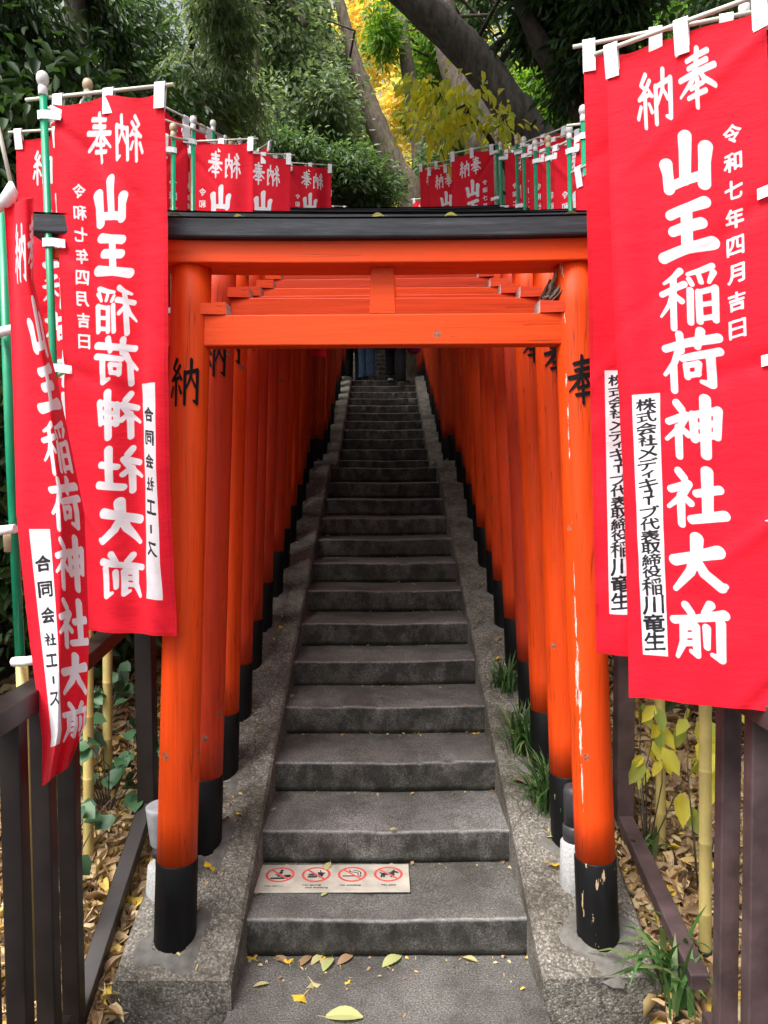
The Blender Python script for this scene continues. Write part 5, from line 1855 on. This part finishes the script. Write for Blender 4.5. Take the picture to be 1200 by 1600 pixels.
# ------------------------------------------------------------------ people climbing the stairs (seen from behind)
def skin_mesh(name, chains, mat, parent, sub=2):
    """chains: list of [(x,y,z,r),...] sharing coincident first points; one continuous skinned surface"""
    verts, edges, rad, key = [], [], [], {}
    for ch in chains:
        prev = None
        for (x, y, z, r) in ch:
            kk = (round(x, 3), round(y, 3), round(z, 3))
            if kk not in key:
                key[kk] = len(verts); verts.append((x, y, z)); rad.append(r)
            i = key[kk]
            if prev is not None and prev != i: edges.append((prev, i))
            prev = i
    me = bpy.data.meshes.new(name); me.from_pydata(verts, edges, [])
    o = bpy.data.objects.new(name, me); COL.objects.link(o)
    md = o.modifiers.new("skin", 'SKIN'); md.use_smooth_shade = True
    for i, sv in enumerate(me.skin_vertices[0].data):
        r = rad[i]
        sv.radius = r if isinstance(r, tuple) else (r, r)
        sv.use_root = (i == 0)
    ms = o.modifiers.new("sub", 'SUBSURF'); ms.levels = sub; ms.render_levels = sub
    bpy.context.view_layer.update()
    ev = o.evaluated_get(bpy.context.evaluated_depsgraph_get())
    m2 = bpy.data.meshes.new_from_object(ev)
    m2.name = name
    bpy.data.objects.remove(o)
    for p in m2.polygons: p.use_smooth = True
    m2.materials.clear()
    return link(name, m2, mat, parent)


def person(label, loc, top_m, leg_m, stride, wide=1.0, bag=False, rise=0.0):
    """1.65 m figure facing +Y; stride moves the feet, rise lifts the leading foot onto a step"""
    t = empty("person", loc, label, "person", "people climbing the stairs")
    hx = .085 if wide != 1.15001 else .062
    fl = Vector((-hx, stride, rise)); fr_ = Vector((hx, -stride, 0))
    hip = .86 + rise * .35
    def leg(f, s):
        kx, ky, kz = s * hx, (f.y * .55 + .05), f.z + (hip - f.z) * .53
        return [(0, 0, hip + .06, .13), (s * hx, 0, hip - .05, .10 * wide), (kx, ky, kz, .075 * wide), (f.x, f.y - .02, f.z + .16, .068 * wide), (f.x, f.y - .02, f.z + .075, .074 * wide), (f.x, f.y - .02, f.z + .070, .070 * wide)]
    sh = hip + .50
    # body: one skinned surface with head, arms and fingers
    chains = [[(0, 0, hip + .05, .11), (0, .0, hip + .25, .11), (0, .01, sh - .06, .12), (0, .01, sh + .04, .055), (0, .02, sh + .10, .05), (0, .035, sh + .17, .085), (0, .035, sh + .25, .075)]]
    for s in (-1, 1):
        el = (s * .23, -.02 * s, sh - .30)
        wr = (s * .24, .07 * s, sh - .54)
        chains.append([(0, .01, sh - .06, .12), (s * .17, .01, sh - .03, .05), (*el, .038), (*wr, .026), (wr[0], wr[1] + .01, wr[2] - .06, .03)])
        for k_ in range(4):
            chains.append([(wr[0], wr[1] + .01, wr[2] - .06, .03), (wr[0] - s * .005, wr[1] - .02 + k_ * .02, wr[2] - .11, .009), (wr[0] - s * .02, wr[1] - .018 + k_ * .018, wr[2] - .155 + abs(k_ - 1.5) * .008, .007)])
        chains.append([(wr[0], wr[1] + .01, wr[2] - .06, .03), (wr[0] - s * .015, wr[1] + .05, wr[2] - .075, .010), (wr[0] - s * .025, wr[1] + .062, wr[2] - .11, .008)])
    for s, f in ((-1, fl), (1, fr_)):
        chains.append([(0, 0, hip + .05, .11), (s * hx, 0, hip - .05, .075), (s * hx, f.y * .55 + .05, f.z + (hip - f.z) * .53, .05), (f.x, f.y - .02, f.z + .09, .036), (f.x, f.y + .08, f.z + .03, .03)])
    skin_mesh("body", chains, M['skin'], t)
    skin_mesh("trousers", [leg(fl, -1), leg(fr_, 1)], leg_m, t)
    ch = [[(0, 0, hip - .04, (.17, .13)), (0, 0, hip + .2, (.155, .12)), (0, .01, sh - .06, (.165, .125)), (0, .01, sh + .02, .07)]]
    for s in (-1, 1):
        ch.append([(0, .01, sh - .06, (.165, .125)), (s * .175, .01, sh - .035, .068), (s * .235, -.02 * s, sh - .30, .055), (s * .243, .06 * s, sh - .52, .045)])
    skin_mesh("jacket", ch, top_m, t)
    skin_mesh("hair", [[(0, .015, sh + .15, .082), (0, .02, sh + .24, .092), (0, .03, sh + .285, .07)]], M['hair'], t)
    mbf = MB()
    for s in (-1, 1):
        mbf.lathe([(.008, -.004), (.008, .004)], (s * .03, .118, sh + .205), 10)
    mbf.build("eyes", M['hair'], t)
    for s, f, tip in ((-1, fl, 0), (1, fr_, -.5)):
        mb = MB()
        V = []
        A = Matrix.Rotation(tip, 4, 'X')
        prof = [(-.075, .034, .085), (-.03, .036, .095), (.04, .040, .07), (.11, .045, .05), (.165, .036, .04), (.19, .015, .03)]
        mbs = MB()
        for (yy, hw, hh) in prof:
            V += [(-hw, yy, .016), (hw, yy, .016), (hw * .75, yy, hh), (-hw * .75, yy, hh)]
        n = len(prof)
        fq = []
        for i in range(n - 1):
            for k_ in range(4):
                k2 = (k_ + 1) % 4
                fq.append((i * 4 + k_, i * 4 + k2, (i + 1) * 4 + k2, (i + 1) * 4 + k_))
        fq += [(3, 2, 1, 0), tuple((n - 1) * 4 + k_ for k_ in range(4))]
        piv = Vector((0, .10, 0))
        tf = lambda p: tuple(A @ (Vector(p) - piv) + piv + f)
        mb.add([tf(p) for p in V], fq, 0, True)
        so = mb.build("shoe", M['shoe'], t)
        V2 = []
        for (yy, hw, hh) in prof: V2 += [(-hw - .002, yy, 0), (hw + .002, yy, 0), (hw + .002, yy, .0155), (-hw - .002, yy, .0155)]
        mbs.add([tf(p) for p in V2], fq, 0, False)
        mbs.build("sole", M['sole'], so)
    return t


PY = L2 + .22
PZ = Z2 + 11 * R + .003
person("person in black trousers climbing at the left, half behind the one in jeans", (-.50, PY + .5, PZ), M['black_cloth'], M['black_cloth'], .08)
person("person in loose blue jeans climbing the stairs at left", (-.27, PY, PZ), M['black_cloth'], M['jeans'], .07, 1.15001)
pp = person("person in black with one heel raised, climbing the stairs at right", (.20, L2 - .03 - T2 * .35, PZ - R), M['black_cloth'], M['black_cloth'], .17, 1.15, rise=R)
# magenta bag at the right-hand side of the climber
bgp = empty("shoulder_bag", (.50, PY - .1, PZ + .46), "magenta bag hanging at the right of the climbing person in black", "bag")
mb = MB(); mb.lathe([(.05, -.02), (.105, .02), (.12, .10), (.10, .20), (.06, .25)], seg=20); mb.build("bag_body", M['magenta'], bgp)
mb = MB(); mb.tube([(-.05, 0, .24), (-.10, 0, .50), (-.13, 0, .66), (-.02, .02, .5), (.05, 0, .24)], .008, 8); mb.build("strap", M['magenta'], bgp)
